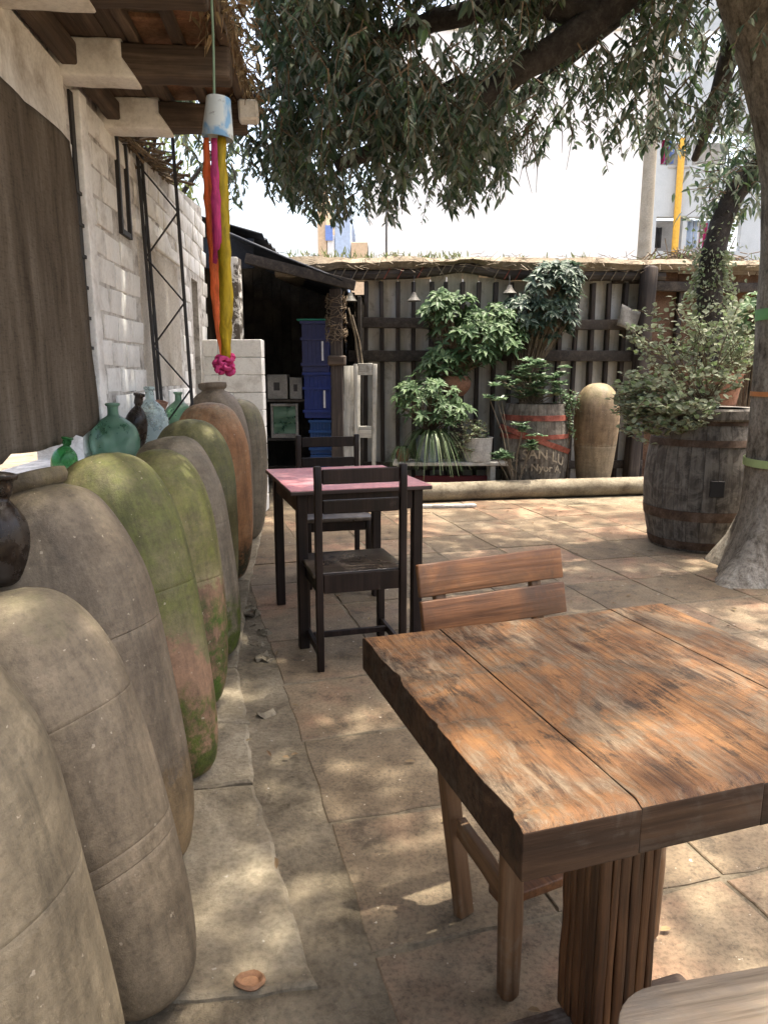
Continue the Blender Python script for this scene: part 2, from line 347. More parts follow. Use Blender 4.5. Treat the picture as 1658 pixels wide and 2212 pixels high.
leafA = leaf_mat('tree_leaf', [(.04, .07, .04), (.055, .095, .054), (.07, .12, .066), (.06, .10, .06), (.20, .23, .18), (.08, .135, .07), (.36, .38, .32), (.11, .18, .055), (.18, .21, .165), (.26, .28, .22), (.08, .125, .07)], .42, .45)
leafB = leaf_mat('schefflera_leaf', [(.06, .11, .045), (.10, .17, .07), (.08, .145, .062), (.18, .26, .12), (.06, .10, .05)], .5, .35, .25)
leafC = leaf_mat('pale_leaf', [(.10, .17, .085), (.15, .23, .125), (.08, .14, .075), (.21, .28, .165)], .45, .3)
leafD = leaf_mat('dusty_small_leaf', [(.20, .24, .14), (.30, .34, .22), (.40, .43, .30), (.19, .23, .13), (.26, .36, .15)], .6, .3)
leafE = leaf_mat('strap_leaf', [(.06, .11, .04), (.11, .17, .07), (.25, .29, .16)], .45, .3)
leafF = leaf_mat('sunlit_far_leaf', [(.09, .13, .04), (.15, .18, .06), (.20, .22, .09), (.08, .12, .04)], .5, .4)
litter_m = leaf_mat('dry_leaf', [(.14, .08, .04), (.22, .15, .08), (.32, .24, .12), (.09, .06, .04)], .8, .15)

# ------------------------------------------------------------------ mesh helpers
class MB:
    def __init__(s): s.v = []; s.f = []
    def add(s, vs, fs):
        o = len(s.v); s.v += [tuple(p) for p in vs]; s.f += [tuple(i + o for i in f) for f in fs]; return s
    def box(s, lo, hi):
        x0, y0, z0 = lo; x1, y1, z1 = hi
        return s.add([(x0, y0, z0), (x1, y0, z0), (x1, y1, z0), (x0, y1, z0), (x0, y0, z1), (x1, y0, z1), (x1, y1, z1), (x0, y1, z1)],
                     [(0, 3, 2, 1), (4, 5, 6, 7), (0, 1, 5, 4), (1, 2, 6, 5), (2, 3, 7, 6), (3, 0, 4, 7)])
    def tube(s, pts, rad, n=8, cap=True, wob=0.0, seed=0):
        pts = [Vector(p) for p in pts]; vs = []; fs = []
        up = Vector((0, 0, 1)); prev = None
        for i, p in enumerate(pts):
            d = (pts[min(i + 1, len(pts) - 1)] - pts[max(i - 1, 0)])
            if d.length < 1e-9: d = Vector((0, 0, 1))
            d.normalize()
            if prev is None:
                a = d.cross(up)
                if a.length < .05: a = d.cross(Vector((1, 0, 0)))
            else: a = prev - d * prev.dot(d)
            a.normalize(); prev = a; b = d.cross(a)
            r = rad[i] if isinstance(rad, (list, tuple)) else rad
            for k in range(n):
                th = 2 * math.pi * k / n
                q = p + (a * math.cos(th) + b * math.sin(th)) * r
                if wob: q += noise.noise_vector(q * 3 / max(r, .02) * .1 + Vector((seed, 0, 0))) * wob * r
                vs.append(q)
        m = len(pts)
        for i in range(m - 1):
            for k in range(n):
                fs.append((i * n + k, i * n + (k + 1) % n, (i + 1) * n + (k + 1) % n, (i + 1) * n + k))
        if cap:
            fs.append(tuple(range(n - 1, -1, -1))); fs.append(tuple((m - 1) * n + k for k in range(n)))
        return s.add(vs, fs)
    def lathe(s, prof, n=32, cx=0, cy=0, cap_top=True, cap_bot=True, wob=0.0, seed=0):
        vs = []; fs = []
        for (r, z) in prof:
            for k in range(n):
                th = 2 * math.pi * k / n; rr = r
                if wob: rr = r * (1 + wob * noise.noise(Vector((math.cos(th) * 1.2, math.sin(th) * 1.2, z * 2.2 + seed))))
                vs.append((cx + rr * math.cos(th), cy + rr * math.sin(th), z))
        m = len(prof)
        for i in range(m - 1):
            for k in range(n): fs.append((i * n + k, i * n + (k + 1) % n, (i + 1) * n + (k + 1) % n, (i + 1) * n + k))
        if cap_bot: fs.append(tuple(range(n - 1, -1, -1)))
        if cap_top: fs.append(tuple((m - 1) * n + k for k in range(n)))
        return s.add(vs, fs)
    def mesh(s, name, smooth=35, bevel=0.0, segs=1, jit=0.0, jscale=8.0):
        me = bpy.data.meshes.new(name); me.from_pydata(s.v, [], s.f)
        if bevel:
            bm = bmesh.new(); bm.from_mesh(me)
            bmesh.ops.bevel(bm, geom=[e for e in bm.edges], offset=bevel, segments=segs, affect='EDGES', profile=.5)
            bm.to_mesh(me); bm.free()
        if jit:
            for v in me.vertices: v.co += noise.noise_vector(v.co * jscale + Vector((s.__dict__.get('seed', 0), 3, 1))) * jit
        me.update()
        if smooth:
            me.shade_smooth(); me.set_sharp_from_angle(angle=R(smooth))
        return me

def link(name, me, mat, parent=None, loc=(0, 0, 0), rot=(0, 0, 0)):
    o = bpy.data.objects.new(name, me); C.objects.link(o)
    if me is not None and mat is not None and not me.materials: me.materials.append(mat)
    if parent: o.parent = parent
    o.location = loc; o.rotation_euler = rot
    return o
def tag(o, label, cat, group=None):
    o['label'] = label; o['category'] = cat
    if group: o['group'] = group
    return o
def thing(name, label, cat, loc=(0, 0, 0), rz=0, group=None):
    o = bpy.data.objects.new(name, None); C.objects.link(o); o.location = loc; o.rotation_euler = (0, 0, rz)
    o.empty_display_size = .1
    return tag(o, label, cat, group)
def struct(o): o['kind'] = 'structure'; return o
def stuff(o): o['kind'] = 'stuff'; return o
def boxo(name, lo, hi, mat, parent=None, bevel=.004, jit=0.0, rot=(0, 0, 0), loc=(0, 0, 0), segs=1):
    return link(name, MB().box(lo, hi).mesh(name, 35, bevel, segs, jit), mat, parent, loc, rot)

def bar_mesh(name, L, w, t, axis='y', nseg=24, rc=.006, wob=.002, chip=0.0, seed=0, endw=0.0, noise_s=9, one_side=False):
    """a plank of length L with rounded worn edges; section w (side) by t (height); origin at one lower corner"""
    sec = []
    for (cx, cz, a0) in ((w - rc, rc, -90), (w - rc, t - rc, 0), (rc, t - rc, 90), (rc, rc, 180)):
        for k in range(4):
            a = R(a0 + 30 * k); sec.append((cx + rc * math.cos(a), cz + rc * math.sin(a)))
    n = len(sec); vs = []; fs = []
    ys = [0, rc * .3, rc] + [rc + (L - 2 * rc) * i / nseg for i in range(1, nseg)] + [L - rc, L - rc * .3, L]
    for yi, y in enumerate(ys):
        sh = 1.0
        e = min(y, L - y)
        ins = rc * (1 - math.sqrt(max(0, 1 - (1 - min(1, e / rc)) ** 2))) if e < rc else 0
        for (x, z) in sec:
            px = x + (ins if x < w * .5 else -ins); pz = z + (ins if z < t * .5 else -ins)
            nv = noise.noise_vector(Vector((px * 4, y * noise_s, pz * 4 + seed * 5.7)))
            px += nv.x * wob; pz += nv.z * wob; py = y + nv.y * wob
            if chip:
                c = max(0, noise.noise(Vector((seed * 3.1 + (0 if x < w / 2 else 9), y * 11, 1.7))) - .12)
                c += max(0, noise.noise(Vector((seed * 7.1 + (0 if x < w / 2 else 9), y * 26, 4.7))) - .25) * .6
                if z > t * .55 and not (one_side and x > w / 2):
                    s_ = chip * c
                    px += s_ if x < w / 2 else -s_
                    pz -= s_ * .6 if (x < rc * 1.2 or x > w - rc * 1.2) else 0
            if endw:
                cc = noise.noise(Vector((px * 13, seed, (0 if y < L / 2 else 5)))) * endw
                if e < rc * 1.1: py += cc * (1 if z > t / 2 else .5)
            vs.append((px, py, pz))
    m = len(ys)
    for i in range(m - 1):
        for k in range(n): fs.append((i * n + k, i * n + (k + 1) % n, (i + 1) * n + (k + 1) % n, (i + 1) * n + k))
    fs.append(tuple(range(n - 1, -1, -1))); fs.append(tuple((m - 1) * n + k for k in range(n)))
    fs = [tuple(reversed(f)) for f in fs]
    if axis == 'x': vs = [(y, w - x, z) for x, y, z in vs]
    if axis == 'z': vs = [(x, z, y) for x, y, z in vs]; fs = [tuple(reversed(f)) for f in fs]
    mb = MB(); mb.add(vs, fs); return mb.mesh(name, 50)

def beam(name, a, b, w, t, mat, parent=None, roll=0.0, wob=.002, rc=.004, nseg=6, seed=0):
    """square member from a to b (centre line), section w x t; grain along local Z"""
    a = Vector(a); b = Vector(b); d = b - a; L = d.length
    me = bar_mesh(name, L, w, t, 'z', nseg, rc, wob, 0, seed)
    for v in me.vertices: v.co.x -= w / 2; v.co.y -= t / 2
    q = d.to_track_quat('Z', 'Y')
    o = link(name, me, mat, parent, a)
    o.rotation_mode = 'QUATERNION'; o.rotation_quaternion = q @ Matrix.Rotation(roll, 3, 'Z').to_quaternion()
    return o

# leaves --------------------------------------------------------------
def leaf(mb, p, d, n_, L, W, fold=.25, droop=.15):
    d = d.normalized(); s = d.cross(n_)
    if s.length < 1e-4: s = d.cross(Vector((1, 0, 0)))
    s.normalize(); u = s.cross(d)
    m1 = p + d * L * .32; m2 = p + d * L * .68 - Vector((0, 0, droop * L * .35)); tp = p + d * L - Vector((0, 0, droop * L))
    f = u * (W * fold)
    mb.add([p, m1 - s * W * .46 + f, m1 + s * W * .46 + f, m2 - s * W * .38 + f, m2 + s * W * .38 + f, tp, m1, m2],
           [(0, 6, 1), (0, 2, 6), (1, 6, 7, 3), (6, 2, 4, 7), (3, 7, 5), (7, 4, 5)])
def rv(a=1.0): return Vector((rnd.uniform(-a, a), rnd.uniform(-a, a), rnd.uniform(-a, a)))

# ------------------------------------------------------------------ the setting
gr = struct(link('ground', MB().add([(-400, -400, -.0045), (400, -400, -.0045), (400, 400, -.0045), (-400, 400, -.0045)], [(0, 1, 2, 3)]).mesh('ground', 0), ground_m))

fl = bpy.data.objects.new('paved_floor', None); C.objects.link(fl); struct(fl)
fl.location = (-.031, 1.456, 0); fl.rotation_euler = (0, 0, R(15.5))
TX, TY = .485, .515
def tile_mesh(i):
    r = random.Random(i)
    mb = MB(); g = .007
    nx = 5
    # wobbly outline, slightly domed top
    out = []
    for a, b in (((g, g), (TX - g, g)), ((TX - g, g), (TX - g, TY - g)), ((TX - g, TY - g), (g, TY - g)), ((g, TY - g), (g, g))):
        for k in range(nx):
            t = k / nx; out.append((a[0] + (b[0] - a[0]) * t + r.uniform(-.006, .006), a[1] + (b[1] - a[1]) * t + r.uniform(-.006, .006)))
    N = len(out); cx, cy = TX / 2, TY / 2
    def ring(sc, z): return [(cx + (x - cx) * sc, cy + (y - cy) * sc, z) for x, y in out]
    vs = ring(1, -.03) + ring(1, -.003) + ring(.985, .0) + [(cx, cy, .001)]
    fs = []
    for a in (0, 1):
        for k in range(N): fs.append((a * N + k, a * N + (k + 1) % N, (a + 1) * N + (k + 1) % N, (a + 1) * N + k))
    for k in range(N): fs.append((2 * N + k, 2 * N + (k + 1) % N, 3 * N))
    mb.add(vs, fs); me = mb.mesh('floor_tile', 30); me.materials.append(tile_m); return me
tms = [tile_mesh(i) for i in range(7)]
for j in range(-2, 13):
    for i in range(0, 10):
        lx, ly = i * TX, j * TY
        a = R(15.5); X = -.031 + (lx + TX / 2) * math.cos(a) - (ly + TY / 2) * math.sin(a); Y = 1.456 + (lx + TX / 2) * math.sin(a) + (ly + TY / 2) * math.cos(a)
        if X > 4.3 or Y > 7.3 + .15 * X or Y < .1: continue
        if (X - 2.75) ** 2 + (Y - 4.75) ** 2 < .55 ** 2 and False: continue
        o = link('floor_tile', tms[rnd.randrange(7)], tile_m, fl, (lx, ly, rnd.uniform(-.003, .002)), (rnd.uniform(-.004, .004), rnd.uniform(-.004, .004), rnd.uniform(-.01, .01)))

# plinth slabs along the jars (top 25 mm above the ground sheet)
def W0(Y): return -1.12 - .083 * Y
def slab_poly(pts, z0, z1, seed):
    r = random.Random(seed); out = []
    for a, b in zip(pts, pts[1:] + pts[:1]):
        n = max(3, int((Vector(b) - Vector(a)).length / .06))
        for k in range(n):
            t = k / n; out.append((a[0] + (b[0] - a[0]) * t + r.uniform(-.007, .007), a[1] + (b[1] - a[1]) * t + r.uniform(-.007, .007)))
    N = len(out); cx = sum(p[0] for p in out) / N; cy = sum(p[1] for p in out) / N
    def ring(d, z):
        res = []
        for x, y in out:
            v = Vector((cx - x, cy - y)); v.normalize(); res.append((x + v.x * d, y + v.y * d, z + r.uniform(-.0015, .0015)))
        return res
    vs = ring(0, z0) + ring(0, z1 - .008) + ring(.012, z1) + [(cx, cy, z1)]
    fs = []
    for a in (0, 1):
        for k in range(N): fs.append((a * N + k, a * N + (k + 1) % N, (a + 1) * N + (k + 1) % N, (a + 1) * N + k))
    for k in range(N): fs.append((2 * N + k, 2 * N + (k + 1) % N, 3 * N))
    return MB().add(vs, fs).mesh('concrete_slab', 30)
plinth = bpy.data.objects.new('jar_plinth', None); C.objects.link(plinth); struct(plinth)
q = [gz(*p, .012) for p in ((680, 2130), (548, 1690), (535, 1560), (512, 1440), (540, 1255), (575, 1110))]
edge = [(v.x, v.y) for v in q]
prev_near = (W0(1.0) + .06, 1.22)
segs_ = [(edge[0], edge[1], 1.22, 1.98), (edge[1], edge[2], 1.99, 2.52), (edge[2], edge[3], 2.53, 3.02), (edge[3], edge[4], 3.03, 4.4), (edge[4], edge[5], 4.41, 6.6)]
for i, (e0, e1, y0, y1) in enumerate(segs_):
    p = [(e0[0], e0[1] + .006), (e1[0], e1[1] - .006), (W0(y1) + .03, y1), (W0(y0) + .03, y0 + .012)]
    link('concrete_slab', slab_poly(p, -.03, .012 + (.002 * (i % 2)), i), slab_m, plinth)
# rubble stones beside the slabs
for k in range(11):
    y = rnd.uniform(2.6, 4.6); t = (y - 2.4) / 2.2
    x = -.44 - .40 * t + rnd.uniform(-.05, .05)
    r_ = rnd.uniform(.02, .05)
    mb = MB(); mb.seed = k; mb.lathe([(r_ * .6, 0), (r_, r_ * .2), (r_ * .9, r_ * .5), (r_ * .4, r_ * .75)], 9)
    o = link('stone', mb.mesh('stone', 20, 0, 1, r_ * .8, 30), slab_m, plinth, (x, y, -.012), (0, 0, rnd.uniform(0, 6)))

# ------------------------------------------------------------------ left brick wall
TH = math.atan(.083)
wall = thing('brick_wall', 'white painted brick wall running behind the row of clay jars', 'wall', (W0(0), 0, 0), TH)
cs = math.cos(TH)
def s_of(Y): return Y / cs
wall_top = lambda s: 2.60 + max(0, s - 4.2) * .09
# core with mortar face (local: x = distance from the face, y along)
def core(y0, y1, z0, z1a, z1b, x0=-.22, x1=-.007, mat=mortar_m, name='wall_core'):
    mb = MB().add([(x0, y0, z0), (x1, y0, z0), (x1, y1, z0), (x0, y1, z0), (x0, y0, z1a), (x1, y0, z1a), (x1, y1, z1b), (x0, y1, z1b)],
                  [(0, 3, 2, 1), (4, 5, 6, 7), (0, 1, 5, 4), (1, 2, 6, 5), (2, 3, 7, 6), (3, 0, 4, 7)])
    return link(name, mb.mesh(name, 0), mat, wall)
core(-1.0, 3.40, 0, .93, .93); core(3.40, 4.2, 0, 2.6, 2.6); core(4.2, 6.55, 0, 2.6, wall_top(6.55)); core(6.85, 7.3, 0, wall_top(6.85), wall_top(7.3)); core(6.55, 6.85, 2.15, wall_top(6.55), wall_top(6.85))
core(-1.0, 3.40, 2.33, 2.6, 2.6); core(-1.0, 4.3, 2.601, 2.735, 2.735, -.21, -.03, mortar_m, 'wall_head')
# plaster band over the covered window
mb = MB(); N = 40
vs = []
for i in range(N + 1):
    y = -1.0 + 4.44 * i / N; zb = 2.315 + noise.noise(Vector((y * 3, 0, 2))) * .03 + noise.noise(Vector((y * 11, 0, 5))) * .015
    vs += [(.0, y, zb), (.012, y, zb + .012), (.012, y, 2.62), (0, y, 2.62)]
fs = []
for i in range(N):
    for k in range(4): fs.append((i * 4 + k, i * 4 + (k + 1) % 4, i * 4 + 4 + (k + 1) % 4, i * 4 + 4 + k))
fs += [(3, 2, 1, 0), tuple(N * 4 + k for k in range(4))]
mb.add(vs, fs); link('plaster_band', mb.mesh('plaster_band', 30), plaster_m, wall)
# bricks
BH, BL = .140, .272
def brick_mesh(i, L):
    mb = MB(); mb.seed = i; mb.box((-.05, .006, .006), (.0, L - .007, BH - .007))
    me = mb.mesh('brick', 35, .006, 2, .009, 17); me.materials.append(white_m); return me
bms = {L: [brick_mesh(k + int(L * 100), L) for k in range(4)] for L in (BL, BL / 2)}
row = 0; z = .80; holes = [(4.66, 5.94, 1.22, 2.16), (6.52, 6.90, 0, 2.15), (4.30, 4.48, 2.12, 2.5)]
def hit(y0, y1, z0, z1):
    return any(y1 > a and y0 < b and z1 > c and z0 < d for a, b, c, d in holes)
while z + BH < 2.9:
    y = 3.72 - (BL / 2 if row % 2 else 0)
    if row % 2: y += BL / 2; first = True
    else: first = False
    while y < 7.25:
        L = BL / 2 if first else BL; first = False
        if z + BH <= wall_top(y) + .03 and not hit(y + .03, y + L - .03, z + .02, z + BH - .02):
            link('brick', rnd.choice(bms[L]), white_m, wall, (rnd.uniform(-.0065, .004), y + rnd.uniform(-.004, .004), z + rnd.uniform(-.003, .003)), (rnd.uniform(-.012, .012), rnd.uniform(-.02, .02), rnd.uniform(-.008, .008)))
        y += L
    z += BH; row += 1
# jamb bricks between the window cloth and the dark joint
z = .95; k = 0
while z < 2.28:
    link('brick', bms[BL / 2][k % 4], white_m, wall, (.0 + rnd.uniform(-.003, .004), 3.40, z)); z += .14; k += 1
bar = bar_mesh('pilaster', 1.72, .105, .05, 'z', 30, .006, .006, 0, 3)
link('pilaster', bar, white_m, wall, (-.02, 3.60, .88), (0, 0, 0))
for v in bar.vertices: v.co = (v.co.y, v.co.x, v.co.z)
for f in bar.polygons: f.flip()
# black strip standing in for the shade in the gap beside pilaster
boxo('dark_gap_strip', (-.02, 3.545, .9), (.004, 3.592, 2.58), black_m, wall, 0)
for k in range(9):
    boxo('tie', (.0, 3.52, 1.02 + k * .14), (.012, 3.60, 1.035 + k * .14), black_m, wall, 0, .002)
# plaster infill panel, door opening, small dark frame
boxo('infill_panel', (-.05, 4.68, 1.24), (-.004, 5.92, 2.14), panel_m, wall, .003)
boxo('lintel', (-.03, 4.60, 2.165), (.012, 6.0, 2.25), white_m, wall, .006, .004)
boxo('dark_opening_sheet', (-.20, 6.54, 0), (-.14, 6.86, 2.15), black_m, wall, .003)  # black sheet put in for the shade inside the door opening
for a, b in (((4.28, 2.10), (4.31, 2.62)), ((4.47, 2.10), (4.495, 2.62))):
    boxo('opening_frame', (-.03, a[0], a[1]), (.015, b[0], b[1]), black_m, wall, .002)
boxo('opening_frame', (-.03, 4.312, 2.10), (.014, 4.468, 2.13), black_m, wall, .002)
# ledge
lg = boxo('ledge', (.0, -1.0, .86), (.205, 6.9, .925), plaster_m, wall, .012, .004)
boxo('ledge_wall', (.0, -1.0, 0), (.16, 6.9, .858), mortar_m, wall, .004)

# burlap cloth over the window
mb = MB(); NY, NZ = 60, 40
vs = []; fs = []
for i in range(NY + 1):
    for j in range(NZ + 1):
        y = -.6 + 4.02 * i / NY; t = j / NZ
        zb = 1.04 + .035 * noise.noise(Vector((y * 4, 1, 0))) + .05 * max(0, noise.noise(Vector((y * 9, 3, 0))))
        if y > 3.2: zb += (y - 3.2) * .25
        z = 2.325 - (2.325 - zb) * t
        yy = y + (.05 * t if i == NY else 0) + .01 * noise.noise(Vector((0, z * 5, 1)))
        x = .035 + .03 * noise.noise(Vector((y * 2.5, z * .5, 4))) + .008 * noise.noise(Vector((y * 9, z * 3, 1))) + .02 * t
        vs.append((x, yy, z))
for i in range(NY):
    for j in range(NZ):
        a = i * (NZ + 1) + j; fs.append((a, a + 1, a + NZ + 2, a + NZ + 1))
mb.add(vs, fs); bl = link('burlap_sheet', mb.mesh('burlap_sheet', 60), burlap_m, None, (W0(0), 0, 0), (0, 0, TH))
tag(bl, 'brown burlap sheet hung over the window opening in the white wall', 'cloth')
sd = bl.modifiers.new('solid', 'SOLIDIFY'); sd.thickness = .004

# eave roof
ev = thing('eave_roof', 'timber and clay slab eave jutting out from the white wall top', 'roof', (W0(0), 0, 2.60), TH)
for i, y in enumerate((-.6, .05, .71, 1.38, 2.05, 2.72, 3.42, 4.10)):
    jm = bar_mesh('joist', .83, .12, .13, 'x', 16, .012, .006, 0, i)
    j = link('joist', jm, dwoodx_m, ev, (-.1, y, .0))
    wl = (.33, .38)[i % 2] if i != 6 else .37
    w_ = bar_mesh('painted_end', wl, .146, .154, 'x', 8, .012, .004, 0, i + 9)
    for v in w_.vertices:
        if v.co.x > wl - .04: v.co.x -= (v.co.z - .13) * -.5 if False else (v.co.z) * .7
    link('painted_end', w_, plaster_m, j, (.06, -.013, -.013))
# ceiling planks parallel to the wall, then clay slabs between battens
for i in range(4):
    pm = bar_mesh('ceiling_plank', 5.2, .098, .02, 'y', 36, .004, .004, 0, i)
    link('ceiling_plank', pm, dwood_m, ev, (-.08 + i * .101, -.9, .142 + rnd.uniform(0, .004)), (0, 0, 0))
wp = bar_mesh('wall_plate', 5.2, .07, .09, 'y', 40, .01, .008, 0, 5)
link('wall_plate', wp, dwood_m, ev, (.016, -.9, .03))
for i, x in enumerate((.30, .487, .685)):
    link('batten', bar_mesh('batten', 5.2, .045, .05, 'y', 28, .006, .006, 0, i), dwood_m, ev, (x, -.9 + i * .03, .133))
cm = []
for k in range(3):
    b = MB(); b.seed = k; b.box((0, 0, 0), (.175, .23, .03)); m_ = b.mesh('clay_slab', 30, .006, 1, .006, 9); m_.materials.append(clay_m); cm.append(m_)
for j in range(12):
    for i, x in enumerate((.325, .515)):
        if (j, i) in ((3, 1), (4, 0), (7, 0)): continue
        link('clay_slab', rnd.choice(cm), clay_m, ev, (x + rnd.uniform(-.01, .01), 1.4 + j * .242 + rnd.uniform(-.008, .008), .185 + rnd.uniform(0, .008)), (rnd.uniform(-.03, .03), rnd.uniform(-.03, .03), rnd.uniform(-.05, .05)))
boxo('roof_cover', (-.2, -1.0, .222), (.735, 4.32, .30), twig_m, ev, .03, .02)
# dry litter hanging at the eave edge
mb = MB()
for k in range(620):
    y = rnd.uniform(2.6, 4.35); x = rnd.gauss(.73, .05)
    p = Vector((x, y, rnd.uniform(.14, .34)))
    L = rnd.uniform(.04, .16)
    mb.tube([p, p + Vector((rnd.uniform(-.06, .06), rnd.uniform(-.06, .06), -L * rnd.uniform(-.3, 1)))], .0022, 3, False)
for k in range(330):
    y = rnd.uniform(2.6, 4.35); p = Vector((rnd.gauss(.73, .06), y, rnd.uniform(.12, .36)))
    leaf(mb, p, rv() + Vector((0, 0, -.6)), rv(), rnd.uniform(.03, .07), rnd.uniform(.012, .025))
stuff(link('hanging_litter', mb.mesh('hanging_litter', 0), litter_m, ev))
# edge bracket block
boxo('edge_block', (.70, 4.0, .02), (.80, 4.099, .12), plaster_m, ev, .01, .006)

# debris on the wall top past the eave
mb = MB()
for k in range(420):
    y = rnd.uniform(4.2, 5.75); h = .16 * (1 - (y - 4.2) / 1.7)
    p = Vector((rnd.uniform(-.15, .05), y, wall_top(y) + rnd.uniform(0, max(.02, h))))
    d = rv(); d.z *= .3
    mb.tube([p, p + d.normalized() * rnd.uniform(.06, .2)], rnd.uniform(.004, .012), 4)
o = link('wall_top_debris', mb.mesh('wall_top_debris', 0), twig_m, wall); stuff(o)

# ------------------------------------------------------------------ lattice mast
mast = thing('lattice_mast', 'thin black triangular lattice mast standing against the white brick wall', 'mast')
la = [gy(305, 430, 4.72), gy(340, 850, 4.72)]; ra = [gy(372, 290, 4.74), gy(415, 870, 4.74)]
def line_at(a, b, z): t = (z - a.z) / (b.z - a.z); return a + (b - a) * t
topz = 3.15
Lr = lambda z: line_at(la[0], la[1], z); Rr = lambda z: line_at(ra[0], ra[1], z)
Br = lambda z: Lr(z) + Vector((-.035, .16, 0)) if False else Lr(z) + Vector((-.012, .17, 0)) * .6 + Vector((-.055, .0, 0)) * 0
for f in (Lr, Rr, Br):
    link('mast_rail', MB().tube([f(0.0), f(1.0), f(2.0), f(topz)], .011, 8).mesh('mast_rail'), black_m, mast)
zz = [.15 + i * .27 for i in range(12)]
fsd = (Lr, Rr, Br)
for i in range(len(zz) - 1):
    for a, b in ((0, 1), (0, 2)):
        A, B_ = (fsd[a], fsd[b]) if i % 2 else (fsd[b], fsd[a])
        link('brace', MB().tube([A(zz[i]), B_(zz[i + 1])], .006, 6).mesh('brace'), black_m, mast)

# ------------------------------------------------------------------ return wall of blocks at the end of the jar row
rw = thing('block_return_wall', 'low white block wall end standing behind the last clay jars', 'wall', (-1.72, 6.98, 0), R(0))
bw, bh = .285, .165
for r_ in range(10):
    for c_ in range(2):
        x0 = c_ * bw; x1 = x0 + bw
        if r_ % 2: x0, x1 = ((0, .15) if c_ == 0 else (.15, .57))
        boxo('block', (x0 + .002, 0, r_ * bh + .002), (x1 - .002, .16, r_ * bh + bh - .002), white_m, rw, .006, .003)
for i in range(5):
    pass
# peeling column
pc = boxo('peeling_column', (-1.60, 7.35, 0), (-1.42, 7.53, 2.45), None, None, .012, .008, segs=2)
t = NT('peeling_plaster'); v = t.pos()
mk = t.ramp(t.noise(v, 7, 7, .7, .4), [(.47, 0), (.52, 1)])
t.bump(mk, .6, .012); t.fin(t.mix(mk, (.62, .60, .56), (.10, .085, .07)), .9, .2)
pc.data.materials.clear(); pc.data.materials.append(t.m)
tag(pc, 'square column with flaking white plaster at the shed entrance', 'column')

# ------------------------------------------------------------------ dark store shed
shed = thing('store_shed', 'dark open store shed with sloping tarred roof beside the fence', 'shed', (0, 0, 0))
def roof_sheet(x0, z0, x1, z1, y0, y1, name='roof_sheet'):
    mb = MB(); n = 46; vs = []; fs = []
    for i in range(n + 1):
        t = i / n; y = y0 + (y1 - y0) * t; cz = .018 * math.sin(t * n * math.pi / 2 * .98)
        for (x, z) in ((x0, z0), ((x0 + x1) / 2, (z0 + z1) / 2 - .01), (x1, z1)):
            vs.append((x, y, z + cz))
    for i in range(n):
        for k in range(2): a = i * 3 + k; fs.append((a, a + 1, a + 4, a + 3))
    o = link(name, mb.add(vs, fs).mesh(name, 60), darkroof_m, shed)
    s_ = o.modifiers.new('s', 'SOLIDIFY'); s_.thickness = .012; return o
roof_sheet(-3.6, 3.42, -1.27, 2.76, 7.9, 11.2); roof_sheet(-1.62, 2.76, -.42, 2.28, 7.75, 11.2)
boxo('gable_board', (-2.0, 7.93, 2.42), (-1.36, 7.96, 2.72), darkroof_m, shed, .003)
boxo('gable_board', (-3.4, 7.93, 2.2), (-2.01, 7.96, 2.98), darkroof_m, shed, .003)
beam('edge_beam', (-1.42, 7.8, 2.50), (-.30, 7.8, 2.23), .09, .10, fencex_m, shed)
for i in range(26):
    x = -3.4 + i * .13
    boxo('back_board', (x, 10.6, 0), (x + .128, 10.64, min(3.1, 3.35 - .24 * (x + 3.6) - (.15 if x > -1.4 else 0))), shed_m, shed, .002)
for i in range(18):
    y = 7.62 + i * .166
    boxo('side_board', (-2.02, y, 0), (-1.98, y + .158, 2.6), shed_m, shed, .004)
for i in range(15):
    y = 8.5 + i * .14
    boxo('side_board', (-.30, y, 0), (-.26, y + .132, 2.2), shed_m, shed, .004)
beam('roof_post', (-.515, 8.1, 0), (-.52, 8.1, 2.23), .13, .13, fence_m, shed, 0, .006, .012, 16)
boxo('collar', (-.615, 8.0, 1.42), (-.42, 8.2, 1.53), dwoodx_m, shed, .015, .01)
# twine wrapped round the post head
mb = MB()
for k in range(60):
    a0 = rnd.uniform(0, 6.28); z0 = rnd.uniform(1.7, 2.15); pts = []
    for i in range(7):
        a = a0 + i * .5; rr = .10 + rnd.uniform(-.01, .03); pts.append((-.518 + rr * math.cos(a), 8.1 + rr * math.sin(a), z0 + .015 * i * rnd.uniform(-1, 1)))
    mb.tube(pts, .004, 3, False)
stuff(link('twine_binding', mb.mesh('twine_binding', 0), twig_m, shed))

